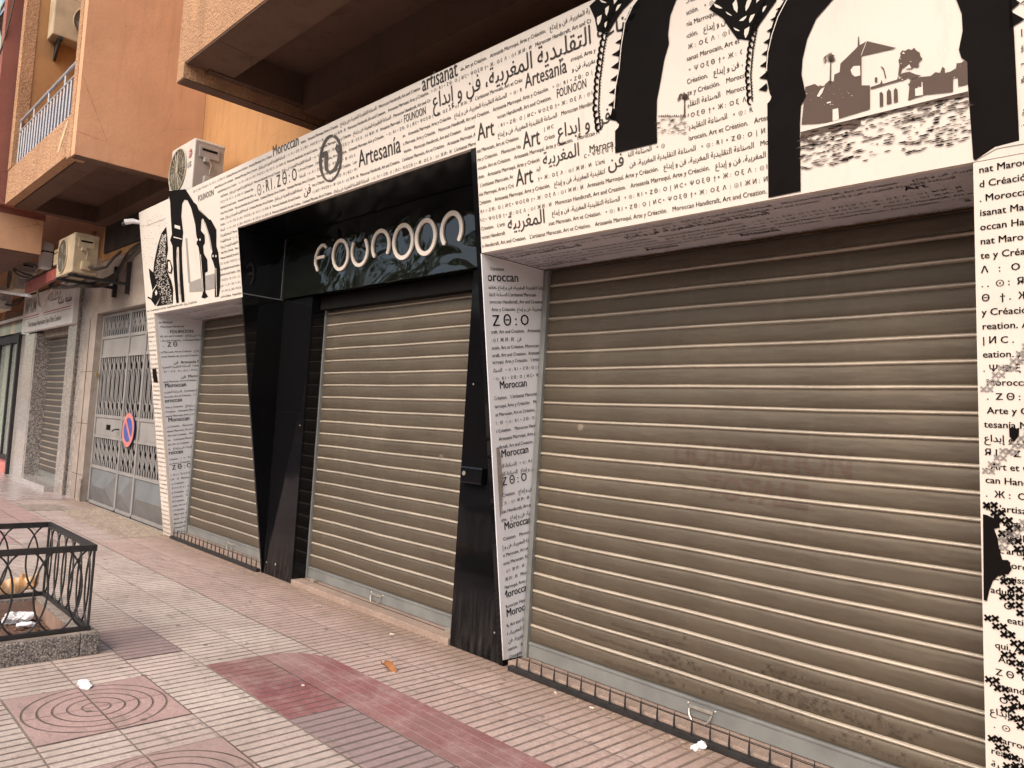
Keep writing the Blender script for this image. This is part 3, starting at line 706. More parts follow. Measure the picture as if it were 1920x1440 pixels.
# --- tapering pillars, children of the fascia
def pillar(x0, x1, side_x, label, name='pillar'):
    mb = slab(MB(), x0, x1, .012, PZ0-.003)
    o = mb.build(name, PANEL, fas); 
    return o
pl = pillar(XL, PILL, None, 'x'); pr = pillar(PILR, XR, None, 'x')
t_ = MB(); rows(t_, .02, PZ0-.01, .0545, .0235, lambda z: [(XL+.01, PILL-.005)], fS(), 11); t_.build('pillar_words', INKS, pl)
MB().poly(art([(286, 692), (293, 690), (294, 700), (297, 718), (289, 717), (287, 706)], .0036)).build('torn_patch', INK, pl); t_ = MB()
def spr(z): return [(PILR+.012, XR-.6)]
rnd2 = random.Random(21)
LINES = ['nat Marocain, Art et Création.', 'd Créación. Artesanía', '. Moroccan Handicraft', 'isanat Marocain', 'occan Handicraft, Art', 'nat Marocain, Art', 'te y Créación.  L', 'Λ   :   O I  Ж', '. .  ⊙ :  Я I', 'Θ   † .  Ж', 'y Créación.   Λ', 'reation. Artesanía', '| И C .', 'eation. '+A1, '. Ψ O ξ', ' Moroccan Handicraft', ' .  Z Θ : O', ' Arte y Créación.', "tesanía Marroquí", A1, 'Я I  .  Z', ', Art et Création', 'can Handicraft', '.  Ж :  O', "ll L'artisanat", 'aft, Art and Creation', A2, "   .L'artisanat", '    .Moroccan', "  L'artisanat", ' aduin, Art', '     O  :', '      eation', '     O', '  qui, Arte y', '   Art and', '  Z Θ  O', 'Art and Creation', '   O   I  И', A1, ' .  ⊙', ' Marroquí', 'reation. L', A2, 'on. .  ⊙', 'at Marocain', A3, '   Moroccan', 'Art et']
z = PZ0-.0; k = 0
while z > .03:
    z -= .0535
    text2d(t_, LINES[k % len(LINES)], PILR+.018, z+.008, .0365, fS(), PILR+.004, XR-.4, 1.05, .016); k += 1
t_.build('pillar_words', INK, pr)
# cross-stitch print, shield and torn black patch on the right pillar
cs = MB(); rnd3 = random.Random(4)
def cross(x, z, r, wd):
    for a in (R(45), R(-45)):
        dx, dz = math.cos(a)*r, math.sin(a)*r; ox, oz = -math.sin(a)*wd, math.cos(a)*wd
        cs.poly([fS(.0035)(x+sx*dx+so*ox, z+sx*dz+so*oz) for sx, so in ((-1, -1), (1, -1), (1, 1), (-1, 1))])
for base in range(15):
    z0 = 1.42-base*.115+rnd3.uniform(-.02, .02)
    for i in range(rnd3.randint(4, 8)):
        x = PILR+.02+(base % 2)*.05+i*.027+rnd3.uniform(-.004, .004); zz_ = z0-i*.026
        for j in range(2): cross(x+j*.026, zz_+j*.004, .0155, .0045)
oc = cs.build('cross_stitch_print', INK, pr)
cs = MB()
for base in range(9):
    z0 = 2.15-base*.105
    for i in range(rnd3.randint(4, 8)):
        x = PILR+.28-(base % 3)*.1-i*.02; zz_ = z0-i*.027
        if x > PILR+.01: cross(x, zz_, .014, .003); cross(x+.022, zz_, .014, .003)
cs.build('pale_cross_stitch_print', INKGREY, pr)
qp = MB(); qr = lambda pts: zoomed(1780, 800, 2.25, pts)
qp.poly(art(qr([(143, 368), (160, 372), (188, 385), (192, 350), (198, 378), (212, 352), (212, 400), (215, 425), (190, 430), (205, 470), (212, 520), (225, 560), (250, 562), (265, 600), (250, 622), (215, 622), (185, 650), (170, 690), (160, 735), (146, 730)])))
qp.build('torn_black_patch', INK, pr); qp = MB(); qp.poly(art(zoomed(1780, 240, 2.4, [(270, 1352), (285, 1345), (300, 1352), (316, 1348), (314, 1385), (292, 1412), (272, 1388)])))
qp.build('shield_print', INK, pr)
MB().poly(art(zoomed(1780, 240, 2.4, [(196, -60), (240, 20), (340, -10), (340, 70), (215, 92), (150, 128), (112, 138), (112, 100)]), .0032)).build('curled_print_edge', CREAM, pr)

# side faces
def side_face(mb, x, z0, z1, d0, yb, ex=.02):
    """wedge from the leaning front back to yb"""
    mb.prism([(x, slY(z0)+d0, z0), (x, yb, z0), (x, yb, z1), (x, slY(z1)+d0, z1)], (-ex, 0, 0)); return mb
sp_ = side_face(MB(), PILL, .05, PZ0-.003, .0325, SH_Y-.02).build('pillar_side', PANELSIDE, fas)
def side_words(x, parent, seed, topbig=None, tear=None):
    """lettering turned square to the leaning edge"""
    mbt = MB(); th = math.atan(SL); cu, su = math.cos(th), math.sin(th)
    e0 = Vector((x+.003, slY(0)+.04, 0)); ed = Vector((0, -su, cu)); ud = Vector((0, cu, su))
    to3 = lambda a, b: tuple(e0+ud*a+ed*b)
    rn = random.Random(seed); b = 2.70
    lines = topbig or []
    i = 0
    while b > .06:
        o = e0+ed*b; wid = (SH_Y-.03-o.y)/cu
        it = lines[i] if i < len(lines) else None
        if it:
            s, sz, adv, xo = it; text2d(mbt, s, xo, b-adv, sz, to3, .004, wid, 1.0, .014); b -= adv
            if sz > .05 and wid-xo > .3:
                pass
        else:
            s, hs, ws = PH[rn.randrange(5)]; v, _ = glyphs(s)
            x0 = -rn.uniform(0, max(.05, v[:, 0].max()*.0235*1.42-.05))
            while x0 < wid:
                x0 += text2d(mbt, s, x0, b-.045, .0235*1.42*hs, to3, .004, wid, ws, .012)+.03; s, hs, ws = PH[rn.randrange(5)]
            b -= .0545
            if rn.random() < .07: text2d(mbt, 'Moroccan', rn.uniform(-.1, .06), b-.05, .075, to3, .004, wid, .85, .018); b -= .075
            elif rn.random() < .08: text2d(mbt, rn.choice(['.  Z Θ', 'Z Θ : O', ': O  .']), .03, b-.055, .08, to3, .004, wid, .9, .012); b -= .085
        i += 1
    mbt.build('pillar_side_words', INK, parent)
side_words(PILL, sp_, 31, [("L'artisanat Marocain", .033, .06, -.1), ('Moroccan Handicraft', .033, .055, .02), ('. FOUNOON', .055, .07, .1)]+[None]*4+[('   '+A4+'  Artesanía Marroquí', .05, .075, .1), None, None, (A4+'  Moroccan Handicraft', .05, .07, .22)])

# ================================================================== BLACK PORTAL WITH THE SIGN
por = thing('shop_portal', 'gloss black portal of leaning side walls round the middle shutter', 'shop portal', (-5.47, 3.66, 0))
PY = 3.66
def fin(x0, x1, mat, name, z0, zt):
    return MB().prism([(x0, slY(z0)+.001, z0), (x0, SH_Y, z0), (x0, SH_Y, zt+.016), (x0, slY(zt)+.036, zt+.016), (x0, slY(zt)+.036, zt), (x0, slY(zt)+.001, zt)], (x1-x0, 0, 0)).build(name, mat, por)
fin(PX0-.025, PX0, BLACK, 'side_wall', .006, PZ1-.002)
fin(PX1-.05, PX1-.0095, BLACK, 'side_wall', .006, PZ1-.002)
fw = MB().prism([(PX1-.008, slY(.05)+.001, .05), (PX1-.008, SH_Y-.002, .05), (PX1-.008, SH_Y-.002, PZ0-.004), (PX1-.008, slY(PZ0)+.001, PZ0-.004)], (.008, 0, 0)).build('white_side_face', PANELSIDE, por)
TL = [("L'artisanat", .03, .05, .03), ('Moroccan', .088, .072, -.075), ('ación. '+A1, .033, .05, 0), (A2+" L'artisanat Marocain", .033, .048, -.05), ('Moroccan Handicraft, Art and Creation', .033, .048, -.02), (' Arte y Créación. '+A1, .033, .05, .01), ('Z Θ : O', .105, .098, .02), ('craft, Art and Creation.   Artesanía', .033, .05, 0), (': ⊙ I  Ж И : И   '+A4, .036, .055, .0), ('ocain, Art et Création. Moroccan', .033, .05, 0), ('icraft, Art and Creation.  Artesanía', .033, .05, 0)]
side_words(PX1, fw, 77, TL)
MB().poly([(PX1+.0045, slY(z)+d, z) for z, d in ((1.46, .035), (1.46, .06), (1.40, .075), (1.33, .07), (1.26, .085), (1.15, .07), (1.03, .05), (1.0, .035), (1.2, .035))]).build('torn_strip', CONC, por)
MB().box(PX0+.002, PX0+.58, PY, PY+.02, .006, 2.755).build('front_panel', BLACKLOW, por)
MB().box(PX1-.58, PX1-.052, PY, PY+.02, .006, 2.755).build('front_panel', BLACKLOW, por)
MB().box(PX0+.56, PX0+.58, PY+.0225, SH_Y-.02, .006, 2.755).build('inner_return', BLACK, por)
MB().box(PX1-.58, PX1-.56, PY+.0225, SH_Y-.02, .006, 2.755).build('inner_return', BLACK, por)
MB().prism([(PX0+.002, slY(PZ1)+.036, PZ1+.016), (PX1-.053, slY(PZ1)+.036, PZ1+.016), (PX1-.053, 3.66, PZ1+.016), (PX0+.002, 3.66, PZ1+.016)], (0, 0, .02)).build('portal_soffit', BLACKS, por)
MB().box(PX0+.6, PX1-.6, SH_Y-.10, SH_Y+.1, 2.63, 2.755).build('shutter_housing', DARK, por)
sg = MB().box(PX0+.003, PX1-.054, 3.63, 3.80, 2.76, PZ1+.013, bev=.004).build('sign_board', SIGNGLOSS, por)
LY = 3.616
def letter(strokes, wpx):
    mb = MB()
    for st in strokes:
        P = [onY(x, y, LY) for x, y in st]; W = wpx/330.0
        pts2 = [Vector((p.x, p.z)) for p in P]
        closed = (pts2[0]-pts2[-1]).length < .005
        if closed: pts2 = pts2[:-1]
        N = len(pts2); L_ = []; Rr = []
        for i, p in enumerate(pts2):
            if closed: t = pts2[(i+1) % N]-pts2[i-1]
            else: t = pts2[min(i+1, N-1)]-pts2[max(i-1, 0)]
            t.normalize(); nn = Vector((-t.y, t.x)); L_.append(p+nn*W/2); Rr.append(p-nn*W/2)
        if closed:
            for i in range(N):
                j = (i+1) % N; mb.prism([(v.x, LY, v.y) for v in (L_[i], L_[j], Rr[j], Rr[i])], (0, .0135, 0))
        else:
            def capn(p, t):
                a = math.atan2(t.y, t.x); return [p+Vector((math.cos(a+k), math.sin(a+k)))*W/2 for k in (1.2, .8, .4, 0, -.4, -.8, -1.2)]
            te = (pts2[-1]-pts2[-2]).normalized(); ts = (pts2[0]-pts2[1]).normalized()
            loop = L_+capn(pts2[-1], te)+Rr[::-1]+capn(pts2[0], ts)
            mb.prism([(v.x, LY, v.y) for v in loop], (0, .0135, 0))
    mb.build('letter', LETTER, sg)
def ell(cx, cy, rx, ry, a0, a1, n=28, sk=0): return [(cx+rx*math.cos(R(a0+(a1-a0)*i/n)), cy-ry*math.sin(R(a0+(a1-a0)*i/n))-sk*math.cos(R(a0+(a1-a0)*i/n))) for i in range(n+1)]
letter([[(594, 506), (590, 494), (591, 480), (596, 467), (602, 460), (607, 459), (610, 463)], [(592, 484), (606, 481)]], 9)
letter([ell(637.5, 477.5, 14, 27, 90, 450, 34, 3)], 10.5)
letter([ell(673.5, 470, 14.5, 27, 145, 400, 28, 3)], 10.5)
letter([ell(713, 460, 15.5, 27.5, -35, 218, 28, 3.5)], 11)
letter([ell(755, 452.5, 17.5, 30.5, 90, 450, 34, 4)], 11.5)
letter([ell(797.5, 444, 17.5, 31, 90, 450, 34, 4.5)], 12)
letter([ell(846, 431, 18.5, 31.5, -40, 220, 30, 5)], 12.5)
MB().box(PX0+.0005, PX0+.003, slY(2.76)+.01, 3.655, 2.752, 2.762).build('panel_seam', GATED, por); MB().box(PX0+.001, PX0+.006, 3.620, 3.628, 2.762, PZ1-.01).build('panel_seam', GATED, por)
MB().box(PX0+.004, PX0+.575, PY-.0025, PY-.0005, 1.62, 1.624).build('panel_seam', DARK, por)
for x_, z_ in ((PX0+.06, .12), (PX0+.52, 1.5), (PX1-.12, .2), (PX1-.5, 1.9), (PX1-.12, 1.9)): MB().ball((x_, PY-.002, z_), (.008, .003, .008), 8, 6).build('screw', GALV, por)
MB().box(-4.235, -4.0, PY-.055, PY-.002, 1.185, 1.305, bev=.012).build('lock_box', BLACK, por)
MB().disc((-4.19, PY-.058, 1.255), (0, -1, 0), .017, seg=14, th=.004).build('lock_cylinder', ZINC, por)
for xz_ in ((-6.98, .13),): MB().ball((xz_[0], PY-.003, xz_[1]), (.012, .004, .012), 10, 6).build('screw_cap', ZINC, por)

# ================================================================== ROLLER SHUTTERS
P_ = .117; SLATS = {}
PF = [(-.001, 0), (-.004, .006), (-.007, .02), (-.008, .045), (-.007, .07), (-.004, .085), (0, .091)]
def on_slats(t, name, flat_mb, mat, proud=.0016):
    """lay flat (x, z) shapes onto the curved slats of a shutter, leaving out the beads"""
    bands, xs, sag, y0 = SLATS[t.name]; out = MB(); sw = lambda P: [(b, a) for a, b in P]
    for f in flat_mb.f:
        P = [(flat_mb.v[i][0], flat_mb.v[i][2]) for i in f]; zmn, zmx = min(p[1] for p in P), max(p[1] for p in P); xm = sum(p[0] for p in P)/len(P)
        sg = float(np.interp(xm, xs, sag))
        for z, dy in bands:
            if z+sg+.091 < zmn or z+sg > zmx: continue
            for (o0, h0), (o1, h1) in zip(PF[:-1], PF[1:]):
                za, zb = z+sg+h0, z+sg+h1
                Q = clip_poly(sw(P), za, True)
                if len(Q) > 2: Q = clip_poly(Q, zb, False)
                if len(Q) > 2: out.face([(x_, y0+dy+sg*.5+o0+(o1-o0)*(z_-za)/(zb-za)-proud, z_) for z_, x_ in Q])
    return out.build(name, mat, t, fix=False)
def shutter(x0, x1, z0, z1, label, y=SH_Y, slat=None, guides=(1, 1), ring=None, phase=.03, name='roller_shutter', bead=None):
    t = thing(name, label, 'roller shutter', ((x0+x1)/2, y, z0), 'roller shutters along the street front')
    prof = []
    z = z0+.105
    flat = MB(); beads = MB(); k = 0; rn = random.Random(int(abs(x0)*100))
    nx = max(2, int((x1-x0)/.35)); xs = [x0+(x1-x0)*i/nx for i in range(nx+1)]
    sag = [.0025*math.sin(i*1.7+x0)+rn.uniform(-.0008, .0008) for i in range(nx+1)]
    bands = []
    while z < z1:
        dy = rn.uniform(-.0022, .0022); bands.append((z, dy))
        pf = [(-.001, 0), (-.004, .006), (-.007, .02), (-.008, .045), (-.007, .07), (-.004, .085), (0, .091)]
        pb = [(0, .091), (.003, .0935), (-.004, .0955), (-.0105, .0985), (-.0125, .1035), (-.0105, .1085), (-.004, .1125), (.004, .1150), (0, .117)]
        for mbx, pr in ((flat, pf), (beads, pb)):
            vs_ = [(x, y+dy+o+sag[i]*.5, min(z1, z+h)+sag[i]) for o, h in pr for i, x in enumerate(xs)]
            n_ = nx+1
            mbx.raw(vs_, [(a*n_+i, a*n_+i+1, (a+1)*n_+i+1, (a+1)*n_+i) for a in range(len(pr)-1) for i in range(nx)], True)
        z += P_
    SLATS[t.name] = (bands, xs, sag, y)
    cu = flat.build('slat_curtain', slat or SHUT, t, ang=60, fix=False); beads.build('slat_beads', bead or BEAD, cu, ang=75, fix=False)
    bb = MB().box(x0, x1, y-.018, y+.012, z0, z0+.085, bev=.003)
    bb.box(x0, x1, y-.024, y+.010, z0+.086, z0+.103, bev=.004)
    bo = bb.build('bottom_bar', GALV, t)
    for g, xx, d in ((guides[0], x0, -1), (guides[1], x1, 1)):
        if g: MB().box(min(xx+d*.003, xx+d*.045), max(xx+d*.003, xx+d*.045), y-.035, y+.03, z0-.03, z1, bev=.003).build('guide_rail', GALV, t)
    if ring:
        rx = ring; zc = z0+.05
        hb = MB().box(rx-.075, rx+.075, y-.030, y-.0185, zc-.002, zc+.016, bev=.003)
        for s in (-1, 1): hb.ball((rx+s*.085, y-.02, zc+.018), (.008, .005, .008), 8, 6)
        h = hb.build('handle_plate', ZINC, t)
        MB().tube([(rx+.07*math.cos(a), y-.033-.018*math.sin(-a), zc-.004+.062*math.sin(a)) for a in [math.pi+math.pi*i/16 for i in range(17)]], .0045, 8).build('ring_handle', ZINC, h)
    return t
s1 = shutter(-3.655, PILR-.002, .055, 2.71, 'wide bronze slatted shutter nearest the right edge, behind the long spiked rail', guides=(1, 0), ring=-2.31)
s2 = shutter(PX0+.60, PX1-.60, .055, 2.66, 'bronze slatted shutter closed inside the gloss black portal', guides=(1, 1), ring=-5.47)
s3 = shutter(PILL+.052, PX0-.05, .055, 2.71, 'bronze slatted shutter between the left white pillar and the black portal', guides=(1, 0), ring=-8.35)
# ghost of a removed sticker on the right shutter
GHOST = shutter_mat('reddish_sticker_ghost', (.120, .083, .063)); GHOSTF = shutter_mat('faint_print_ghost', (.093, .073, .054))
gh = MB(); F0 = lambda a, b: (a, 0, b)
text2d(gh, 'LIQUIDATION', -2.585, 1.455, .178, F0, sx=.92, bold=-.022); text2d(gh, 'TOTALE', -2.36, 1.275, .178, F0, sx=.92, bold=-.022)
on_slats(s1, 'sticker_ghost', gh, GHOST, .002)
gp = MB(); rr2 = random.Random(9)
for zz_ in (.185, .245, .31, .365, .42):
    x = -3.2
    while x < -1.0:
        s_ = rr2.choice(PH)[0]; wd = text2d(gp, s_, x+rr2.uniform(0, .3), zz_, .034, F0, -3.3, -.95, 1, -.004); x += wd+rr2.uniform(.1, .7)
for k in range(120):
    cx, cz = rr2.choice([(-2.5, .3), (-1.35, .28), (-1.75, .33)]); cx += rr2.gauss(0, .12); cz += rr2.gauss(0, .06)
    for a in (.78, -.78):
        dx, dz = math.cos(a)*.015, math.sin(a)*.015; gp.face([(cx-dx-dz*.25, 0, cz-dz+dx*.25), (cx+dx-dz*.25, 0, cz+dz+dx*.25), (cx+dx+dz*.25, 0, cz+dz-dx*.25), (cx-dx+dz*.25, 0, cz-dz-dx*.25)])
on_slats(s1, 'faded_print_ghost', gp, GHOSTF, .002)

# ================================================================== SILLS AND SPIKED RAILS
def sill(x0, x1, label, y0=PY+.005):
    t = thing('door_sill', label, 'sill', ((x0+x1)/2, y0, 0), 'stone sills under the shutters')
    MB().box(x0, x1, y0, SH_Y+.10, -.01, .05, bev=.006).build('sill_stone', SILL, t)
    MB().box(x0, x1, SH_Y-.075, SH_Y-.069, .050, .0525).build('sill_joint', DARK, t); return t
sl1 = sill(-3.69, PILR+.02, 'pink stone sill behind the long spiked rail of the right shutter')
sl2 = sill(PX0+.59, PX1-.59, 'bare pink stone sill without spikes, across the black portal', PY-.012)
sl3 = sill(PILL+.02, PX0-.03, 'pink stone sill behind the short spiked rail at the left pillar')
for rx in (-6.42, -4.42): MB().box(rx-.03, rx+.03, 3.74, 3.775, .0505, .085, bev=.004).build('floor_lock', ZINC, sl2)
def spikes(x0, x1, dx, label):
    t = thing('spike_rail', label, 'spiked rail', ((x0+x1)/2, 3.63, 0), 'black spiked rails along the shop foot')
    MB().box(x0, x1, 3.615, 3.655, .006, .038, bev=.003).build('rail_bar', STEEL, t)
    x = x0+.06
    while x < x1-.02:
        MB().tube([(x, 3.640, .038), (x, 3.640, .085), (x, 3.641, .128)], [.0065, .0058, .0012], 6).build('spike', STEEL, t); x += dx
    MB().tube([(x0+.05, 3.652, .108), ((x0+x1)/2, 3.652, .104), (x1-.03, 3.652, .108)], .0018, 5).build('tie_wire', STEEL, t)
    return t
k1 = spikes(-3.64, PILR+.05, .1105, 'long black spiked rail on the pavement in front of the wide right shutter')
k2 = spikes(-9.62, PX0-.06, .1105, 'shorter black spiked rail in front of the left shutter')

# ================================================================== APARTMENT BUILDING ABOVE
WY = 3.66; ZB = 4.42
apt = thing('apartment_building', 'ochre plastered apartment block with deep balconies over the shop fascia', 'apartment building', (-5, WY+1, 0))
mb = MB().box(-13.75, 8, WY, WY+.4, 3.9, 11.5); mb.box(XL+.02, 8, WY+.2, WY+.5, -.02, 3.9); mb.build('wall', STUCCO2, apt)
MB().box(PX1+.5, 8, SH_Y+.11, SH_Y+.14, 0, 2.8).build('shop_interior_wall', DARK, apt)
MB().box(PILL, 8, SH_Y+.09, WY+.45, 2.735, 3.9).build('shutter_box', DARK, apt)
# near balcony
NX0, NY0 = -6.81, 2.29
nb = thing('dummy', None, None); bpy.data.objects.remove(nb)
mb = MB().prism([(x, NY0, z) for x, z in ((NX0, ZB), (NX0+.155, ZB), (NX0+.155, 4.55), (8, 4.55), (8, 7.2), (NX0, 7.2))], (0, .18, 0)); mb.box(NX0, NX0+.155, NY0+.181, WY-.002, ZB, 7.2)
bal1 = mb.build('balcony', ROUGHCAST, apt)
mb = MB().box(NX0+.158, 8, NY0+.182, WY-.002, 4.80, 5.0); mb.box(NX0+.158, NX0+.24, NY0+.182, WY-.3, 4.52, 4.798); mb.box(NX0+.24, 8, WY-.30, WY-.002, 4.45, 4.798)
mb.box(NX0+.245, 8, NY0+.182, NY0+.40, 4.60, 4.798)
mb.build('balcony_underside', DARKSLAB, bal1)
# thin skins that paint underside shade onto the beams
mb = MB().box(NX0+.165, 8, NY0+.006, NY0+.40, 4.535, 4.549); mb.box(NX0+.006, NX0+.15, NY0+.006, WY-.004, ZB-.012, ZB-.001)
mb.build('beam_shade_skin', DARKSLAB, bal1)
# far balcony
BX0, BX1, BY0 = -13.5, -9.76, 2.25
mb = MB().box(BX1-.15, BX1, BY0-.012, WY-.002, ZB+.0, 9, bev=.004)              # smooth side wall
bal2 = mb.build('balcony', STUCCO, apt)
mb = MB().box(BX1-.30, BX1-.152, BY0-.02, BY0+.158, ZB-.0, 9, bev=.006); mb.box(BX0, BX1-.302, BY0, BY0+.12, ZB+.06, 4.99, bev=.006); mb.box(BX0, BX0+.20, BY0-.01, BY0+.16, 4.992, 9, bev=.006)
mb.build('balcony_front', ROUGHCAST, bal2)
MB().box(BX0, BX0+.19, BY0+.162, WY-.002, 4.992, 9).build('balcony_end_wall', STUCCO2, bal2)
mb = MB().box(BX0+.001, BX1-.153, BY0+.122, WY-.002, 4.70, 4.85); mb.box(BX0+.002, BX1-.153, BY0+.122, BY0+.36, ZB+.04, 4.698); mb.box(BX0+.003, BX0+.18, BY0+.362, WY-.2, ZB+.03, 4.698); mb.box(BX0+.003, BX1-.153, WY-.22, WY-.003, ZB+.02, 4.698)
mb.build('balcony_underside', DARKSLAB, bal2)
MB().box(BX1-.149, BX1-.006, BY0+.005, WY-.004, ZB-.012, ZB-.001).build('beam_shade_skin', DARKSLAB, bal2)
# painted-white splash on the parapet
MB().poly([(-10.6+.28*a, BY0-.003, 4.60+.34*b) for a, b in ((0, 0), (.35, .1), (.7, .35), (1.1, .7), (1.45, .95), (1.3, 1), (.95, .9), (.6, .62), (.2, .3))]).build('pale_stain', simple('pale_stain_paint', (.66, .48, .27), .8), bal2)
MB().box(-13.45, -9.9, WY-.03, WY-.002, 4.002, ZB+.015).build('painted_shade_band', simple('shade_dark_plaster', (.045, .033, .027), .9, var=.5, scale=4), apt)  # dark strip standing in for shade and wiring under the balcony
# railing of the far balcony
ry = BY0+.07; rl = MB(); x0, x1 = BX0+.205, BX1-.305
rl.tube([(x0, ry, 5.72), (x1, ry, 5.72)], .022, 8); rl.tube([(x0, ry, 5.56), (x1, ry, 5.56)], .016, 8); rl.tube([(x0, ry, 5.03), (x1, ry, 5.03)], .016, 8)
ro = rl.build('railing', ALU, bal2)
n_ = 20
for i in range(n_+1):
    x = x0+(x1-x0)*i/n_
    MB().tube([(x, ry, 5.03), (x, ry, 5.56 if i % 5 else 5.71)], .013, 6).build('baluster', ALU, ro)
MB().box(x0, x1, ry+.05, ry+.056, 5.0, 5.52).build('balcony_sheet', RAILBK, ro)
# next block, standing further out, pinkish red
blk2 = thing('neighbour_building', 'pinkish red plastered block at the far left with its own balcony', 'building', (-20, 3.7, 0))
mb = MB().box(-45, -13.76, 2.06, 2.85, 4.40, 6.55); mb.box(-13.9, -13.76, 2.06, 2.85, 6.55, 11.5)
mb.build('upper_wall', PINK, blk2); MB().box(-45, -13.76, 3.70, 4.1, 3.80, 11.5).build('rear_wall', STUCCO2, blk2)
MB().box(-13.758, -13.60, 2.05, WY-.002, 4.50, 11).build('corner_pier', PINK, blk2)
MB().box(-45, -13.74, 2.02, 2.82, 3.86, 4.398).build('beam', STUCCO, blk2)
MB().box(-44.9, -13.76, 2.03, 2.81, 3.845, 3.859).build('beam_shade_skin', DARKSLAB, blk2)
bx = MB(); 
for z in (6.72, 7.55, 7.72): bx.tube([(-45, 2.08, z), (-13.9, 2.08, z)], .022, 8)
for i in range(60): bx.tube([(-13.98-i*.14, 2.08, 6.72), (-13.98-i*.14, 2.08, 7.55)], .012, 6)
bx.build('balcony_rail', ALU, blk2)
tag(MB().raw([(-13.93-.09*i, 2.03-.02*math.sin(i*1.9)-.012*j*math.sin(i*1.2+j), 7.735-.155*j-.03*math.sin(i*.8)) for j in range(6) for i in range(14)], [(j*14+i, j*14+i+1, j*14+14+i+1, j*14+14+i) for j in range(5) for i in range(13)], True).build('hanging_cloth', simple('pale_green_cloth', (.34, .50, .46), .9, var=.3, scale=5)), 'pale green cloth hanging on the balcony rail at the top left corner', 'cloth')
mb = MB().box(-45, -21.2, 3.70, 4.1, -.05, 3.8); mb.build('lower_wall', CONC, blk2)

# ================================================================== STONE WALL, GATE, NEIGHBOUR SHOP
wl = thing('stone_wall', 'brown marble clad wall around the grey metal gate', 'wall', (-12, 3.68, 0))
mb = MB().box(-14.27, -13.66, 3.68, 3.95, -.02, 4.0); mb.box(-13.658, XL+.02, 3.68, 3.95, 3.05, 4.0); mb.build('cladding', MARBLE, wl)
MB().box(-13.75, -13.655, 3.66, 3.679, -.01, .36).build('broken_plinth', CONC, wl)
for z in (.42, 1.25, 2.1): MB().box(-14.265, -13.665, 3.6775, 3.679, z, z+.006).build('cladding_joint', DARK, wl)
MB().box(-14.0, -13.98, 3.677, 3.679, .02, 3.0).build('cladding_joint', DARK, wl)
MB().box(-13.63, -13.57, 3.72, 3.74, 2.02, 2.10, bev=.004).build('brass_plate', simple('brass_plate_paint', (.5, .36, .12), .4, .6), wl)
gt = thing('metal_gate', 'grey metal entrance gate with scrolled grilles and pyramid base panels', 'gate', (-11.8, 3.8, 0))
GY = 3.80
mb = MB()
for x in (-13.655, -12.33, -11.60, -9.96): mb.box(x, x+.06, GY-.025, GY+.025, .03, 3.045, bev=.004)
for z in (.0, .56, 1.05, 1.37, 2.33, 2.63, 2.99):
    mb.box(-13.59, -12.335, GY-.02, GY+.02, z+.003, z+.05); mb.box(-12.265, -11.605, GY-.02, GY+.02, z+.003, z+.05); mb.box(-11.535, -9.965, GY-.02, GY+.02, z+.003, z+.05)
mb.build('gate_frame', GATE, gt)
mb = MB().box(-13.6, -9.9, GY+.1, GY+.12, 0, 3.05); mb.build('dark_backing', DARK, gt)
SPN = ((-13.59, -12.335), (-12.265, -11.605), (-11.535, -9.965))
for a, b in SPN:
    MB().box(a, b, GY-.006, GY+.006, 1.10+.002, 1.37).build('letter_plate', GATE, gt); MB().box(a, b, GY-.006, GY+.006, 2.382, 2.628).build('upper_plate', GATE, gt)
    z0, z1 = .055, .555; w_ = b-a; p = .085; f = .17
    mb = MB(); O = [(a, z0), (b, z0), (b, z1), (a, z1)]; q_ = min(.22, w_*.32); I = [(a+q_*1.4, z0+.25), (b-q_*1.4, z0+.25)]
    o3 = [(x, GY-.004, z) for x, z in O]; i3 = [(I[0][0], GY-p, I[0][1]), (I[1][0], GY-p, I[1][1])]
    mb.raw(o3+i3, [(0, 1, 5, 4), (1, 2, 5), (2, 3, 4, 5), (3, 0, 4)]); mb.build('base_panel', GATED, gt)
    for z0, z1 in ((.61, 1.05), (1.42, 2.33), (2.68, 2.99)):
        mb = MB(); n_ = max(2, round(w_/.205)); h = z1-z0
        for i in range(n_):
            c = a+w_*(i+.5)/n_; r = w_/n_*.5
            for s in (-1, 1):
                mb.tube([(c+s*r*.93, GY, z0), (c+s*r*.93, GY, z1)], .008, 6)
                mb.tube([(c+s*.012, GY, z0), (c+s*.02, GY, z0+.07), (c+s*r*.62, GY, z0+.13), (c+s*r*.5, GY, z0+.19), (c+s*.014, GY, z0+.22)], .007, 6)
                mb.tube([(c+s*.012, GY, z1), (c+s*.02, GY, z1-.07), (c+s*r*.62, GY, z1-.13), (c+s*r*.5, GY, z1-.19), (c+s*.014, GY, z1-.22)], .007, 6)
                mb.tube([(c+s*.02, GY, z0+.2), (c+s*r*.45, GY, z0+h*.35), (c+s*r*.45, GY, z0+h*.65), (c+s*.02, GY, z1-.2)], .007, 6)
        mb.build('grille', GATE, gt)
MB().box(-13.05, -12.86, GY-.012, GY-.0065, 1.19, 1.27).build('letter_slot', DARK, gt)
MB().tube([(-12.36, GY-.03, 1.22), (-12.36, GY-.07, 1.22), (-12.44, GY-.075, 1.215), (-12.54, GY-.07, 1.19)], .011, 8).build('gate_handle', STEEL, gt)
ns = thing('no_parking_sign', 'round faded no parking sign, red ring on blue, fixed to the grey gate', 'road sign', (-11.9, 3.75, 1.23))
MB().disc((-11.9, 3.752, 1.235), (0, -1, 0), .25, seg=40, th=.006).build('sign_disc', BLUE, ns)
mb = MB().disc((-11.9, 3.749, 1.235), (0, -1, 0), .25, .178, 40)
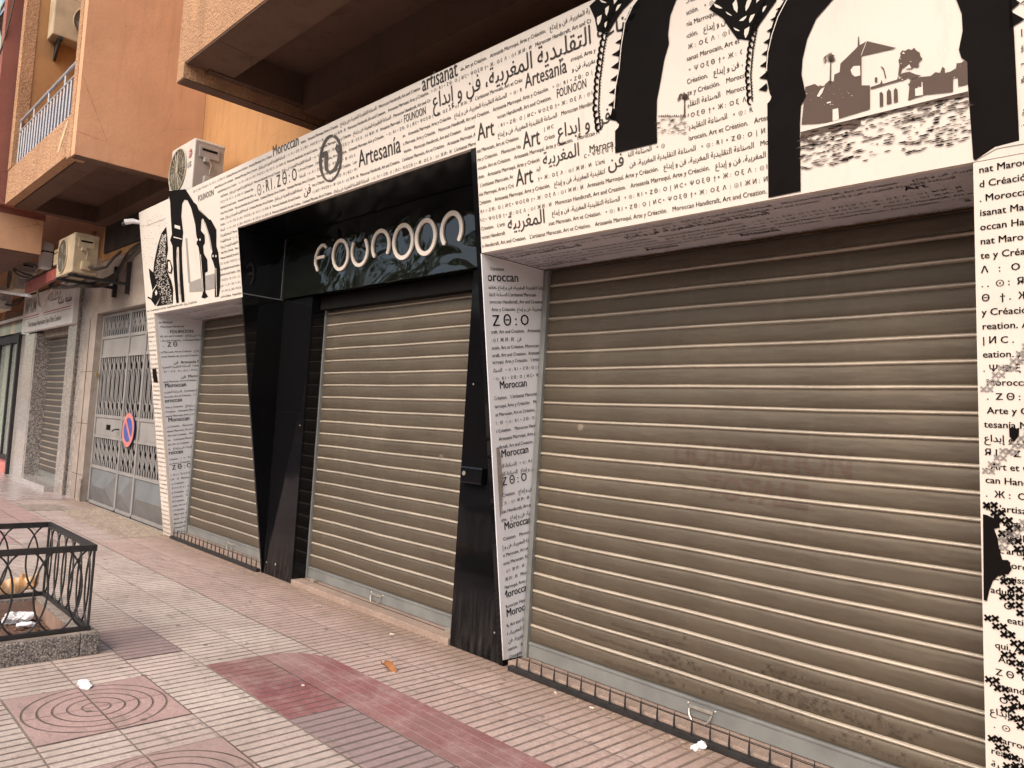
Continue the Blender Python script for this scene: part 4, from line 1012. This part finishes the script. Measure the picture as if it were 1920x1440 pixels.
a = R(45); mb.poly([(-11.9+math.cos(t)*.18, 3.749, 1.235+math.sin(t)*.18) for t in (R(126), R(144), R(-54), R(-36))]); mb.build('red_ring', PINKRED, ns)

shp = thing('neighbour_shop', 'grey granite shop front with a closed shutter beside the gate', 'shop front', (-16.5, 3.7, 0))
mb = MB().box(-15.22, -14.62, 3.66, 3.99, .0, 3.72, bev=.006); mb.box(-14.618, -14.272, 3.70, 3.99, 0, 3.9); 
mb.build('pilaster', GRANITE, shp)
MB().box(-18.75, -17.66, 3.66, 3.99, .0, 2.92, bev=.006).build('pilaster', GRANITEP, shp)
MB().box(-17.658, -17.55, 3.67, 3.99, .0, 2.92).build('pilaster_return', GRANITE, shp)
MB().box(-14.622, -14.60, 3.64, 3.665, .0, 3.7).build('pilaster_edge', CONC, shp)
MB().box(-18.75, -15.222, 3.78, 3.99, 2.83, 3.72).build('lintel', CONC, shp)
MB().box(-17.6, -15.2, 3.50, 3.96, 0, .10, bev=.008).build('step', GRANITEP, shp)
s4 = shutter(-17.545, -15.226, .11, 2.83, 'grey slatted shutter of the granite shop beyond the metal gate', y=3.93, slat=SHUTG, guides=(0, 0))
bd = thing('shop_sign', 'white signboard with red stripes above the granite shop shutter', 'signboard', (-16.8, 3.6, 2.9))
SY = 3.58
MB().box(-18.45, -14.72, SY, SY+.09, 2.945, 3.69, bev=.006).build('sign_panel', panelmat('white_sign_face', (.82, .80, .78)), bd)
mb = MB()
for a, b in ((-18.38, -17.1), (-16.75, -14.85)): mb.box(a, b, SY-.003, SY-.001, 3.245, 3.262); 
mb.build('red_stripe', simple('sign_red', (.50, .05, .06), .4), bd)
mb = MB()
for a, b in ((-18.38, -17.1), (-16.75, -14.85)): mb.box(a, b, SY-.003, SY-.001, 3.205, 3.212)
tS = lambda a, b: (a, SY-.003, b)
text2d(mb, "Tous travaux d'Impression Type Offset Couleurs", -17.9, 3.04, .155, tS, sx=.80, bold=-.004); mb.build('sign_words', INKG, bd)
mb = MB(); text2d(mb, 'IMPRIM', -18.33, 3.33, .42, tS, sx=.72, bold=-.02); text2d(mb, arabic('مطبعة'), -16.5, 3.44, .40, tS, sx=.9, bold=-.004); mb.build('faded_heading', simple('pale_grey_print', (.38, .36, .345), .5), bd)
mb = MB(); text2d(mb, arabic('مطبعة مكتبة'), -15.75, 3.345, .20, tS, sx=.9, bold=-.004); mb.build('arabic_words', INK, bd)
# glazed shop far left
gs = thing('glazed_shop', 'glass shop front with green slatted blind at the left edge', 'shop front', (-20, 3.7, 0))
mb = MB().box(-21.2, -21.05, 3.66, 3.9, 0, 2.95); mb.box(-18.86, -18.752, 3.60, 3.9, 0, 2.95); mb.box(-21.048, -18.862, 3.66, 3.9, 2.80, 2.95); mb.box(-21.048, -18.862, 3.68, 3.8, .30, .36); mb.box(-20.0, -19.9, 3.69, 3.78, .36, 2.8); mb.build('frame', STEEL, gs)
MB().box(-21.048, -18.862, 3.62, 3.95, 0, .22).build('base', PINKRED, gs)
mb = MB()
for k in range(24): mb.box(-21.04, -18.87, 3.80+.004*(k % 2), 3.83, .37+k*.1015, .37+k*.1015+.097, bev=.004)
mb.build('green_blind', GREENSL, gs)
gm = Mat('shop_glass', (.9, .95, .92), .03); gm.set('Transmission Weight', .0); gm.set('Alpha', .22); gm.set('Specular IOR Level', .8)
MB().box(-21.04, -18.87, 3.73, 3.736, .362, 2.798).build('glass', gm.m, gs)
fm = Mat('orange_glazed_tiles', (.5, .25, .1), .08)
c = fm.mix(fm.voro(1.2, 'F1', 0).step(.25, .6), (.60, .30, .11), (.12, .085, .06)); c = fm.mix(fm.noise(2.2, 5).step(.5, .6), c, (.05, .045, .04)); fm.col(c)
MB().box(-24, -18.48, 3.60, 3.70, 2.98, 3.68).build('tiled_band', fm.m, gs)
MB().box(-24, -18.48, 3.585, 3.599, 3.26, 3.32).build('pale_trim', WHITEP, gs)

# ================================================================== AIR CONDITIONERS
def ac(label, X0, X1, Y0, Y1, Z0, Z1, bodym, sidem, face='Y', logo=False, bracket=None, fanx=.36, guard=True, dirt=False):
    t = thing('air_conditioner', label, 'air conditioner', ((X0+X1)/2, (Y0+Y1)/2, Z0), 'outdoor air conditioner units')
    mb = MB().box(X0, X1, Y0, Y1, Z0, Z1, bev=.018); mb.box(X0-.004, X1+.004, Y0+.02, Y1+.004, Z1-.03, Z1-.024)
    b = mb.build('casing', bodym, t)
    if face == 'Y':
        n = (0, -1, 0); c = Vector((X0+(X1-X0)*fanx, Y0-.003, (Z0+Z1)/2+.0)); r = (Z1-Z0)*.43; u = Vector((1, 0, 0))
    else:
        n = (1, 0, 0); c = Vector((X1+.003, Y0+(Y1-Y0)*fanx, (Z0+Z1)/2)); r = (Z1-Z0)*.41; u = Vector((0, 1, 0))
    N = Vector(n); v = Vector((0, 0, 1))
    MB().disc(c, n, r, seg=36).build('fan_opening', FAN, b)
    mb = MB()
    for k in range(4):
        a = k*math.pi/2+.4; pts = [c+N*.002+(u*math.cos(a+d)+v*math.sin(a+d))*q for d, q in ((-.25, r*.2), (-.35, r*.85), (.25, r*.88), (.3, r*.25))]
        mb.poly(pts)
    mb.build('fan', simple('fan_blade_grey', (.20, .18, .15), .5), b)
    mb = MB(); mb.tube([c+N*.006+(u*math.cos(2*math.pi*k/32)+v*math.sin(2*math.pi*k/32))*r for k in range(32)], .008, 6, closed=True)
    if guard:
        for q in (.4, .7): mb.tube([c+N*.012+(u*math.cos(2*math.pi*k/28)+v*math.sin(2*math.pi*k/28))*r*q for k in range(28)], .0016, 4, closed=True)
        for k in range(18): a = 2*math.pi*k/18; mb.tube([c+N*.014+(u*math.cos(a)+v*math.sin(a))*r*.12, c+N*.012+(u*math.cos(a+.25)+v*math.sin(a+.25))*r], .0026, 4)
        mb.disc(c+N*.018, n, r*.14, seg=16)
    mb.build('fan_guard', GOLDW if guard else bodym, b)
    if face == 'Y':
        xs = X1+.003; yc = (Y0+Y1)/2; zc = Z0+(Z1-Z0)*.70; hh = (Z1-Z0)
        mb = MB().box(xs-.002, xs+.012, Y0+.05, Y1-.06, zc-.03, Z1-.07, bev=.006); mb.box(xs, xs+.05, yc-.07, yc-.01, zc-.08, zc-.03, bev=.006); mb.build('side_cover', sidem, b)
        MB().box(xs+.0125, xs+.015, Y0+.08, Y1-.09, Z1-.125, Z1-.10).build('hand_slot', DARK, b)
        mb = MB().box(xs, xs+.06, yc-.06, yc+.06, Z0+.05, Z0+.17, bev=.01); mb.tube([(xs+.03, yc+.0, Z0+.2), (xs+.05, yc+.01, Z0+.3), (xs+.04, yc-.02, zc-.06)], .008, 6); mb.build('valve_box', sidem, b)
        mb = MB()
        for k in range(2): mb.tube([(xs+.03, yc+.05*k, Z0+.1), (xs+.08, yc+.10+.04*k, Z0+.08), (xs+.06, Y1+.10, Z0+.14), (xs+.0, Y1+.2, Z0+.3), (xs-.02, Y1+.30, Z0+.42)], .02, 8)
        mb.build('pipe', CABLEL if not dirt else CABLE, b)
        sk = MB().box(X1-.006, X1+.001, Y0+.012, Y1-.012, Z0+.012, Z1-.034).build('side_panel', sidem, b)
    if logo:
        lc = c+Vector((.0, -.003, 0)); lx = X0+(X1-X0)*.845; lz = Z1-.16
        MB().disc((lx, Y0-.004, lz), n, .052, seg=24).build('logo_disc', RED, b)
        mb = MB(); mb.tube([(lx+.036*math.cos(a), Y0-.007, lz+.036*math.sin(a)) for a in [R(60)+R(300)*i/18 for i in range(19)]], .0035, 5); mb.tube([(lx, Y0-.007, lz+.016), (lx, Y0-.007, lz-.014), (lx+.016, Y0-.007, lz-.014)], .0035, 5); mb.tube([(lx+.005, Y0-.007, lz), (lx+.034, Y0-.007, lz)], .0035, 5); mb.disc((lx-.014, Y0-.008, lz+.014), n, .006, seg=10); mb.build('logo_lines', WHITEP, b)
        mb = MB(); text2d(mb, 'LG', lx-.05, lz-.155, .085, lambda a_, b_: (a_, Y0-.0045, b_), bold=-.02); mb.build('logo_letters', simple('logo_grey', (.16, .15, .15), .5), b)
    if bracket:
        mb = MB()
        if face == 'Y':
            for x in (X0+.12, X1-.14): mb.box(x, x+.05, Y0-.02, bracket, Z0-.055, Z0-.012); mb.box(x+.003, x+.047, bracket-.06, bracket-.003, Z0-.18, Z0-.058); mb.box(x+.003, x+.047, bracket-.06, bracket-.003, Z0-.009, Z0+.30)
            mb.box(X0+.1, X1-.09, Y0+.06, Y0+.10, Z0-.011, Z0-.001)
        else:
            for y in (Y0+.10, Y1-.12): mb.box(bracket+.003, X1+.02, y, y+.045, Z0-.05, Z0-.004); mb.prism([(bracket+.003, y+.005, Z0-.052), (bracket+.003, y+.005, Z0-.28), (bracket+.05, y+.005, Z0-.28), (X1-.02, y+.005, Z0-.052)], (0, .03, 0))
        mb.build('bracket', STEEL, t)
    return t
ac('white air conditioner standing on top of the printed fascia', -9.22, -8.53, 3.12, 3.46, 4.02, 4.60, ACW, ACG, logo=True)
ac('yellowed air conditioner on a bracket above the gate wall', -12.92, -12.05, 2.87, 3.19, 3.42, 3.99, ACB, ACB, bracket=3.68, guard=False, dirt=True)
ac('dusty air conditioner mounted inside the far balcony end wall', -13.30, -12.98, 2.54, 3.42, 7.06, 7.72, ACB, ACB, face='X', fanx=.60, bracket=-13.31, guard=False)
ac('battered old air conditioner tangled in cables at the left edge', -17.15, -16.25, 3.0, 3.33, 3.58, 4.14, ACB, ACG, bracket=None, guard=False, dirt=True)
ac('old air conditioner half cut by the left picture edge', -19.0, -18.1, 2.98, 3.3, 3.36, 3.84, ACB, ACG, bracket=None, guard=False, dirt=True)

# ================================================================== CABLES, PIPES, SMALL FIXTURES
def cable(name, label, pts, r, mat=CABLE, n=24, grp=None, cat='cable'):
    P = [Vector(p) for p in pts]; out = []
    for i in range(len(P)-1):
        a = P[max(i-1, 0)]; b = P[i]; c = P[i+1]; d = P[min(i+2, len(P)-1)]
        for k in range(8):
            t = k/8; out.append(.5*((2*b)+(c-a)*t+(2*a-5*b+4*c-d)*t*t+(3*b-a-3*c+d)*t**3))
    out.append(P[-1]); return tag(MB().tube(out, r, 6).build(name, mat), label, cat, grp)
rn = random.Random(12)
for k in range(5):
    pts = [(-14.9+.05*k, 3.2+.04*k, 3.6+.05*k), (-14.3, 3.1+.05*rn.random(), 3.42+.1*rn.random()), (-13.7, 3.1, 3.36+.08*rn.random()), (-13.1, 3.2+.1*rn.random(), 3.36+.06*rn.random()), (-12.5, 3.5, 3.40+.03*k), (-12.1, 3.62, 3.78+.12*rn.random()), (-11.0, 3.63, 3.86+.25*rn.random()), (-10.4, 3.63, 3.95+.25*rn.random()), (-9.85, 3.63, 4.0+.3*rn.random())]
    cable('cable', 'dusty cable in the bundle sagging below the yellowed air conditioner', pts, .010+.007*rn.random(), CABLE, grp='cables bundled along the gate wall')
for k in range(6):
    pts = [(-17.6+.3*rn.random(), 3.0, 4.0+.1*rn.random()), (-16.6, 2.85+.1*rn.random(), 3.9+.25*rn.random()), (-15.6, 2.9+.2*rn.random(), 3.65+.35*rn.random()), (-14.9, 3.1, 3.6+.3*rn.random()), (-14.3, 3.4, 4.1+.2*rn.random())]
    cable('cable', 'loose cable looping around the battered air conditioner', pts, .013, rn.choice((CABLE, CABLEL)), grp='cables looping at the left shop signs')
cable('cable', 'pale cable hanging in a loop in front of the white signboard', [(-15.6, 3.2, 3.6), (-15.35, 3.2, 3.25), (-15.0, 3.2, 3.2), (-14.7, 3.2, 3.42), (-14.2, 3.3, 3.56)], .018, CABLEL)
cable('cable', 'thin dark wire running down the pink red corner at the top left', [(-13.58, 2.2, 9.5), (-13.57, 2.15, 8.0), (-13.60, 2.06, 7.0), (-13.9, 1.98, 6.5), (-14.6, 1.95, 6.2)], .012, CABLE)
cable('drain_pipe', 'thin plastered pipe running down the wall below the far balcony', [(-14.05, 3.62, 3.75), (-14.05, 3.62, 4.4), (-14.05, 3.62, 4.41)], .04, STUCCO2, cat='pipe')
cable('fluorescent_tube', 'white tube lamp sticking out above the left shop', [(-18.2, 2.93, 3.72), (-17.34, 2.93, 3.62), (-14.75, 2.93, 3.31)], .028, WHITEP, cat='tube lamp')
rb = thing('signboard', 'narrow red painted signboard above the white shop signboard', 'signboard', (-14.4, 3.2, 3.5))
RED2 = simple('dull_red_board', (.27, .065, .055), .6, var=.35); MB().prism([(-15.25, 2.95, 3.40), (-13.0, 2.95, 3.47), (-13.0, 2.95, 3.63), (-15.25, 2.95, 3.58)], (0, .05, 0)).build('board', RED2, rb)
cm = thing('security_camera', 'small white dome camera on the upper left corner of the fascia', 'security camera', (-10.0, 3.05, 3.85))
MB().tube([(-9.925, 3.08, 3.84), (-10.03, 3.0, 3.86), (-10.08, 2.93, 3.84)], [.02, .033, .036], 10).build('camera_body', WHITEP, cm); MB().ball((-10.085, 2.92, 3.815), .026).build('camera_lens', GLASS, cm)
jb = thing('junction_box', 'white junction box on the plaster wall by the pipes', 'junction box', (-14.3, 3.3, 3.95))
MB().box(-14.5, -14.22, 2.95, 3.10, 3.74, 4.16, bev=.03).build('box_body', WHITEP, jb); MB().box(-14.505, -14.215, 2.945, 3.105, 4.0, 4.02).build('box_band', DARK, jb)
jb = thing('junction_box', 'yellowish junction box left of the bracketed air conditioner', 'junction box', (-13.2, 3.1, 3.6))
MB().box(-13.5, -13.18, 2.95, 3.12, 3.68, 3.93, bev=.015).build('box_body', ACB, jb); MB().box(-13.505, -13.175, 2.945, 3.125, 3.86, 3.87).build('lid_seam', DARK, jb)

# ================================================================== PLANTER WITH IRON RAILING, CAT
CIG0 = simple('pale_debris', (.55, .48, .42), .9, var=.4, scale=60)
QX0, QX1, QY0, QY1, QZ = -6.62, -5.36, .38, 1.63, .135
pn = thing('planter', 'square tree pit with a pebbled concrete kerb inside the iron railing', 'planter', (-6, 1, 0))
mb = MB(); kw = .11
mb.box(QX0, QX1, QY1-kw, QY1, -.01, QZ, bev=.01); mb.box(QX0, QX1, QY0, QY0+kw, -.01, QZ, bev=.01); mb.box(QX0, QX0+kw, QY0+kw+.002, QY1-kw-.002, -.01, QZ, bev=.01); mb.box(QX1-kw, QX1, QY0+kw+.002, QY1-kw-.002, -.01, QZ, bev=.01)
mb.build('kerb', CURB, pn)
mb = MB(); e = kw+.004
mb.box(QX0+kw+.001, QX1-kw-.001, QY1-e-.006, QY1-e, -.005, QZ-.012); mb.box(QX0+kw+.001, QX1-kw-.001, QY0+e, QY0+e+.006, -.005, QZ-.012); mb.box(QX0+e, QX0+e+.006, QY0+e+.007, QY1-e-.007, -.005, QZ-.012); mb.box(QX1-e-.006, QX1-e, QY0+e+.007, QY1-e-.007, -.005, QZ-.012)
mb.build('kerb_lining', simple('stained_kerb_lining', (.30, .20, .155), .85, var=.4, scale=5, bump=.004), pn)
MB().box(QX0+.012, QX1-.012, QY1-kw+.004, QY1-.012, QZ+.0005, QZ+.003).build('kerb_cap', CONC, pn); MB().box(QX1-kw+.004, QX1-.012, QY0+.01, QY1-kw-.002, QZ+.0005, QZ+.003).build('kerb_cap', CONC, pn); MB().box(QX0+.012, QX0+kw-.004, QY0+.01, QY1-kw-.002, QZ+.0005, QZ+.003).build('kerb_cap', CONC, pn)
bm = bmesh.new(); bmesh.ops.create_grid(bm, x_segments=24, y_segments=24, size=.5)
for v in bm.verts:
    v.co = Vector(((QX0+QX1)/2+v.co.x*(QX1-QX0-2*kw), (QY0+QY1)/2+v.co.y*(QY1-QY0-2*kw), .016+random.uniform(0, .022)))
MB().bm(bm, True).build('soil', SOIL, pn)
cl = MB(); rc = random.Random(5)
for k in range(170):
    r_ = rc.uniform(.004, .017); cl.ball((rc.uniform(QX0+.14, QX1-.14), rc.uniform(QY0+.14, QY1-.14), .028+r_*.3), (r_, r_*rc.uniform(.6, 1.4), r_*.7), 6, 4)
cl.build('soil_clods', SOIL, pn); cl = MB()
for k in range(40):
    r_ = rc.uniform(.004, .011); cl.ball((rc.uniform(QX0+.14, QX1-.14), rc.uniform(QY1-.75, QY1-.14), .034), (r_*1.6, r_, r_*.5), 6, 4)
cl.build('pale_debris', CIG0, pn)
rl = thing('iron_railing', 'low black iron railing of crossing hoops around the tree pit', 'railing', (-6, 1, .13))
i_ = .055; a0, a1, b0, b1 = QX0+i_, QX1-i_-.02, QY0+i_, QY1-i_; zt, zb_ = .665, QZ+.02
mb = MB()
for z, th in ((zt, .020), (zb_, .014)):
    mb.box(a0-.015, a1+.015, b1-.012, b1+.012, z-th, z+th, bev=.003); mb.box(a0-.015, a1+.015, b0-.012, b0+.012, z-th, z+th, bev=.003)
    mb.box(a0-.012, a0+.012, b0+.0125, b1-.0125, z-th, z+th, bev=.003); mb.box(a1-.012, a1+.012, b0+.0125, b1-.0125, z-th, z+th, bev=.003)
mb.build('rail_frame', STEEL, rl)
for x in (a0, a1):
    for y in (b0, b1): MB().tube([(x, y, zb_), (x, y, zt)], .0085, 8).build('post', STEEL, rl)
zc = (zt+zb_)/2; rz = (zt-zb_)/2
def hoops(p0, p1, n_):
    p0, p1 = Vector(p0), Vector(p1); d = (p1-p0); L = d.length; u = d/L; pitch = L/n_
    for k in range(n_+1):
        c = p0+u*pitch*k; pts = []
        for j in range(33):
            t = 2*math.pi*j/32; s = pitch*.98*math.cos(t)*.72; pos = pitch*k+s
            pts.append((pos, zc+rz*math.sin(t)))
        seg = []; runs = []
        for pos, z in pts:
            if 0 <= pos <= L: seg.append(p0+u*pos+Vector((0, 0, z)))
            elif seg: runs.append(seg); seg = []
        if seg: runs.append(seg)
        mb = MB()
        for sg_ in runs:
            if len(sg_) > 1: mb.tube(sg_, .0062, 6)
        if mb.v: mb.build('hoop', STEEL, rl)
hoops((a1, b0, 0), (a1, b1, 0), 6); hoops((a0, b0, 0), (a0, b1, 0), 6); hoops((a0, b1, 0), (a1, b1, 0), 6); hoops((a0, b0, 0), (a1, b0, 0), 6)

def remesh(name, mb, mat, parent, vox=.006, smooth_it=6):
    me = bpy.data.meshes.new('tmp'); me.from_pydata(mb.v, [], mb.f); o = bpy.data.objects.new('tmp', me); C.objects.link(o)
    r = o.modifiers.new('r', 'REMESH'); r.mode = 'VOXEL'; r.voxel_size = vox
    s = o.modifiers.new('s', 'SMOOTH'); s.iterations = smooth_it; s.factor = .5
    dg = bpy.context.evaluated_depsgraph_get(); e = o.evaluated_get(dg); m2 = bpy.data.meshes.new_from_object(e)
    out = MB().raw([v.co for v in m2.vertices], [tuple(p.vertices) for p in m2.polygons], True)
    bpy.data.objects.remove(o); return out.build(name, mat, parent, ang=180)
# the cat lies on the pavement behind the tree pit, facing the shops
FUR = Mat('ginger_fur', (.5, .25, .1), .9)
yy = FUR.xyz()[1]; st = FUR.noise(16, 3, .5, (.4, 2.2, .6), .6)
c = FUR.mix(st.step(.42, .6), (.54, .28, .11), (.74, .54, .35)); z_ = FUR.xyz()[2]
c = FUR.mix(z_.step(.15, .07)*.6, c, (.70, .52, .34)); FUR.col(c); FUR.bump(FUR.noise(140, 3, .6, (1, .4, 1)), .006); FUR = FUR.m
hp = onX(54, 1092, -6.98); cxx, hy, hz = -6.98, hp.y, hp.z
cat = thing('cat', 'ginger cat lying on the pavement behind the railed tree pit', 'cat', (cxx, hy-.2, 0))
mb = MB()
mb.ball((cxx, hy-.40, .095), (.095, .15, .105), 20, 14); mb.ball((cxx, hy-.24, .10), (.085, .14, .10), 20, 14); mb.ball((cxx, hy-.11, .115), (.065, .09, .085), 18, 12)
mb.ball((cxx+.01, hy-.06, (hz+.12)/2+.01), (.05, .06, .06), 16, 10)
mb.ball((cxx+.03, hy, hz), (.050, .062, .050), 18, 12); mb.ball((cxx+.072, hy+.012, hz-.018), (.028, .030, .022), 14, 10); mb.ball((cxx+.066, hy+.012, hz-.030), (.026, .026, .014), 12, 8)
for s in (-1, 1):
    ey = hy+s*.040
    mb.prism([(cxx+.018, ey-.026, hz+.028), (cxx+.018, ey+.026, hz+.028), (cxx+.012, ey+s*.016, hz+.098)], (.018, 0, 0))
    mb.ball((cxx+s*.062, hy-.38, .055), (.045, .10, .058), 14, 10)                   # haunch
    mb.tube([(cxx+s*.045, hy-.12, .07), (cxx+s*.05, hy-.05, .03), (cxx+s*.042, hy+.06, .018)], [.034, .024, .018], 10); mb.ball((cxx+s*.042, hy+.072, .016), (.02, .026, .016), 10, 8)
mb.tube([(cxx+.02, hy-.53, .06), (cxx+.10, hy-.58, .03), (cxx+.16, hy-.50, .022), (cxx+.17, hy-.38, .02)], [.024, .021, .019, .012], 10)
body = remesh('body', mb, FUR, cat, .0065, 5)
mb = MB()
for s in (-1, 1): mb.ball((cxx+.074, hy+.006+s*.026, hz+.006), (.006, .009, .007), 10, 7)
mb.build('eyes', simple('cat_eye', (.03, .035, .015), .2), body)
MB().ball((cxx+.098, hy+.012, hz-.012), (.004, .007, .005), 8, 6).build('nose', simple('cat_nose', (.42, .17, .14), .5), body)

# ================================================================== LITTER
def crumple(name, label, cat_, c, r, mat, sx=1.3, sy=1, sz=.55, seed=1, sub=3):
    rn = random.Random(seed); bm = bmesh.new(); bmesh.ops.create_icosphere(bm, subdivisions=sub, radius=1)
    d = [Vector((rn.gauss(0, 1), rn.gauss(0, 1), rn.gauss(0, 1))).normalized() for _ in range(14)]
    for v in bm.verts:
        k = 1+sum(.16*abs(v.co.dot(q)) for q in d[:7])-.9*max(abs(v.co.dot(q)) for q in d[7:])**5+rn.uniform(-.16, .16)
        v.co = Vector((v.co.x*k*sx, v.co.y*k*sy, max(v.co.z*k, -.45)*sz))*r
    zmin = min(v.co.z for v in bm.verts)
    bmesh.ops.translate(bm, verts=bm.verts, vec=Vector((c[0], c[1], c[2]-zmin)))
    return tag(MB().bm(bm).build(name, mat), label, cat_)
crumple('paper_scrap', 'crumpled white tissue lying on the ring patterned paving', 'tissue', (-4.79, 1.40, .0035), .03, TISSUE, 1.6, 1.0, .4, 3)
crumple('paper_scrap', 'small ball of white tissue beside the long spiked rail', 'tissue', (-2.17, 3.58, .003), .024, TISSUE, 1.0, 1.0, 1.0, 8)
p_ = onZ(40, 1172, .04); crumple('paper_scrap', 'torn white paper lying on the soil of the tree pit', 'paper', (p_.x-.12, p_.y, .034), .066, TISSUE, 1.0, 1.15, .75, 5, 4)
p_ = onZ(62, 1182, .04); crumple('paper_scrap', 'smaller white paper shred on the soil near the kerb', 'paper', (p_.x-.14, p_.y-.01, .034), .036, TISSUE, .9, 1.4, .7, 15)
# curled leaf
lv = MB(); pts = []
for i in range(9):
    for j in range(5):
        u, v = i/8, (j-2)/2; wd = .040*math.sin(math.pi*min(1, u*.98+.02))**.7*(1-.25*u)
        pts.append((-4.12+.10*u+.02*v, 2.955+wd*.8*v+.03*u, .008+.034*abs(v)**1.5*(1-u*.6)+.012*math.sin(u*5)+.02*(1-u)**2))
lv.raw(pts, [(i*5+j, i*5+j+1, i*5+5+j+1, i*5+5+j) for i in range(8) for j in range(4)], True)
tag(lv.build('dry_leaf', LEAFB), 'curled dry orange leaf lying on the pavement before the black portal', 'leaf')
rn = random.Random(40)
CIG = simple('cigarette_end', (.62, .55, .45), .8, var=.3, scale=80)
for k, (px, py, L) in enumerate([(596, 1137, .05), (1042, 1300, .035), (1110, 1328, .03), (568, 1286, .02), (1276, 1366, .04), (722, 1140, .03), (735, 1190, .035)]):
    p = onZ(px, py, .008); a = rn.uniform(0, 3)
    tag(MB().tube([(p.x-L/2*math.cos(a), p.y-L/2*math.sin(a), .0105), (p.x+L/2*math.cos(a), p.y+L/2*math.sin(a), .0105)], .0058, 8).build('cigarette_end', CIG), 'tiny pale cigarette end on the pavement in front of the shops', 'litter', 'cigarette ends on the pavement')
gr = MB()
for k in range(260):
    x = rn.uniform(-9.5, -.9); y = 3.60-abs(rn.gauss(0, .05)); s = rn.uniform(.002, .009)
    gr.ball((x, y, .003+s*.4), (s*rn.uniform(.7, 1.8), s, s*.6), 5, 4)
tag(gr.build('grit', simple('pale_grit', (.42, .33, .26), .9, var=.5, scale=60)), 'crumbs and grit swept along the foot of the shop front', 'grit', kind='stuff')

# ================================================================== OPPOSITE SIDE OF THE STREET (seen in the gloss black and the sign)
struct('opposite_pavement', MB().box(-90, 40, -20, -13.5, -.15, 0, bev=0), CONC)
for k, (x0, x1, h, lab) in enumerate([(-78, -56, 8.5, 'low ochre house across the street, furthest left'), (-55, -36, 6.5, 'lower ochre house across the street behind the trees'), (-35, 12, 7.5, 'long ochre house across the street facing the shops')]):
    hs = thing('house', lab, 'house', ((x0+x1)/2, -22, 0), 'houses across the street')
    MB().box(x0, x1, -30, -20, 0, h).build('wall', FARWALL, hs)
    for i in range(int((x1-x0)/4)):
        for z in (1.0, 4.2):
            if z+1.6 < h: MB().box(x0+1.2+i*4, x0+2.8+i*4, -19.99, -19.9, z, z+1.7).build('window', GLASS, hs)
def tree(x, y, h, r, lab, seed):
    rn = random.Random(seed); t = thing('tree', lab, 'tree', (x, y, 0), 'trees across the street')
    mb = MB().tube([(x, y, 0), (x+.1, y, h*.3), (x, y+.1, h*.55), (x+.1, y, h*.8)], [.22, .17, .12, .04], 8)
    for k in range(7):
        a = rn.uniform(0, 6.28); mb.tube([(x, y, h*.35+k*.25), (x+r*.4*math.cos(a), y+r*.4*math.sin(a), h*.55+k*.2), (x+r*.75*math.cos(a), y+r*.75*math.sin(a), h*.6+k*.3)], [.07, .05, .015], 6)
    mb.build('trunk', BARK, t)
    vs_ = []; fs = []
    cl = [(rn.gauss(0, r*.45), rn.gauss(0, r*.45), rn.gauss(0, h*.15)) for _ in range(34)]
    for k in range(3600):
        c_ = cl[k % 34]; p = Vector((x+c_[0]+rn.gauss(0, .42), y+c_[1]+rn.gauss(0, .42), h*.68+c_[2]+rn.gauss(0, .34)))
        d = Vector((rn.gauss(0, 1), rn.gauss(0, 1), rn.gauss(0, .7))).normalized()*.17; e = d.orthogonal().normalized()*.08
        i = len(vs_); vs_ += [p-d, p+e, p+d, p-e]; fs.append((i, i+1, i+2, i+3))
    MB().raw(vs_, fs).build('crown', FOLIAGE, t, fix=False)
for k, (x, y, h, r, l) in enumerate([(-23.5, -11.5, 9.0, 3.0, 'nearest leafy street tree across the road'), (-31, -12, 10.5, 2.5, 'tall slim leafy street tree in the middle of the row'), (-38, -11.5, 9.5, 3.4, 'leafy street tree second from the far end'), (-47, -12, 11, 3.8, 'leafy street tree at the far end of the row')]): tree(x, y, h, r, l, 50+k)
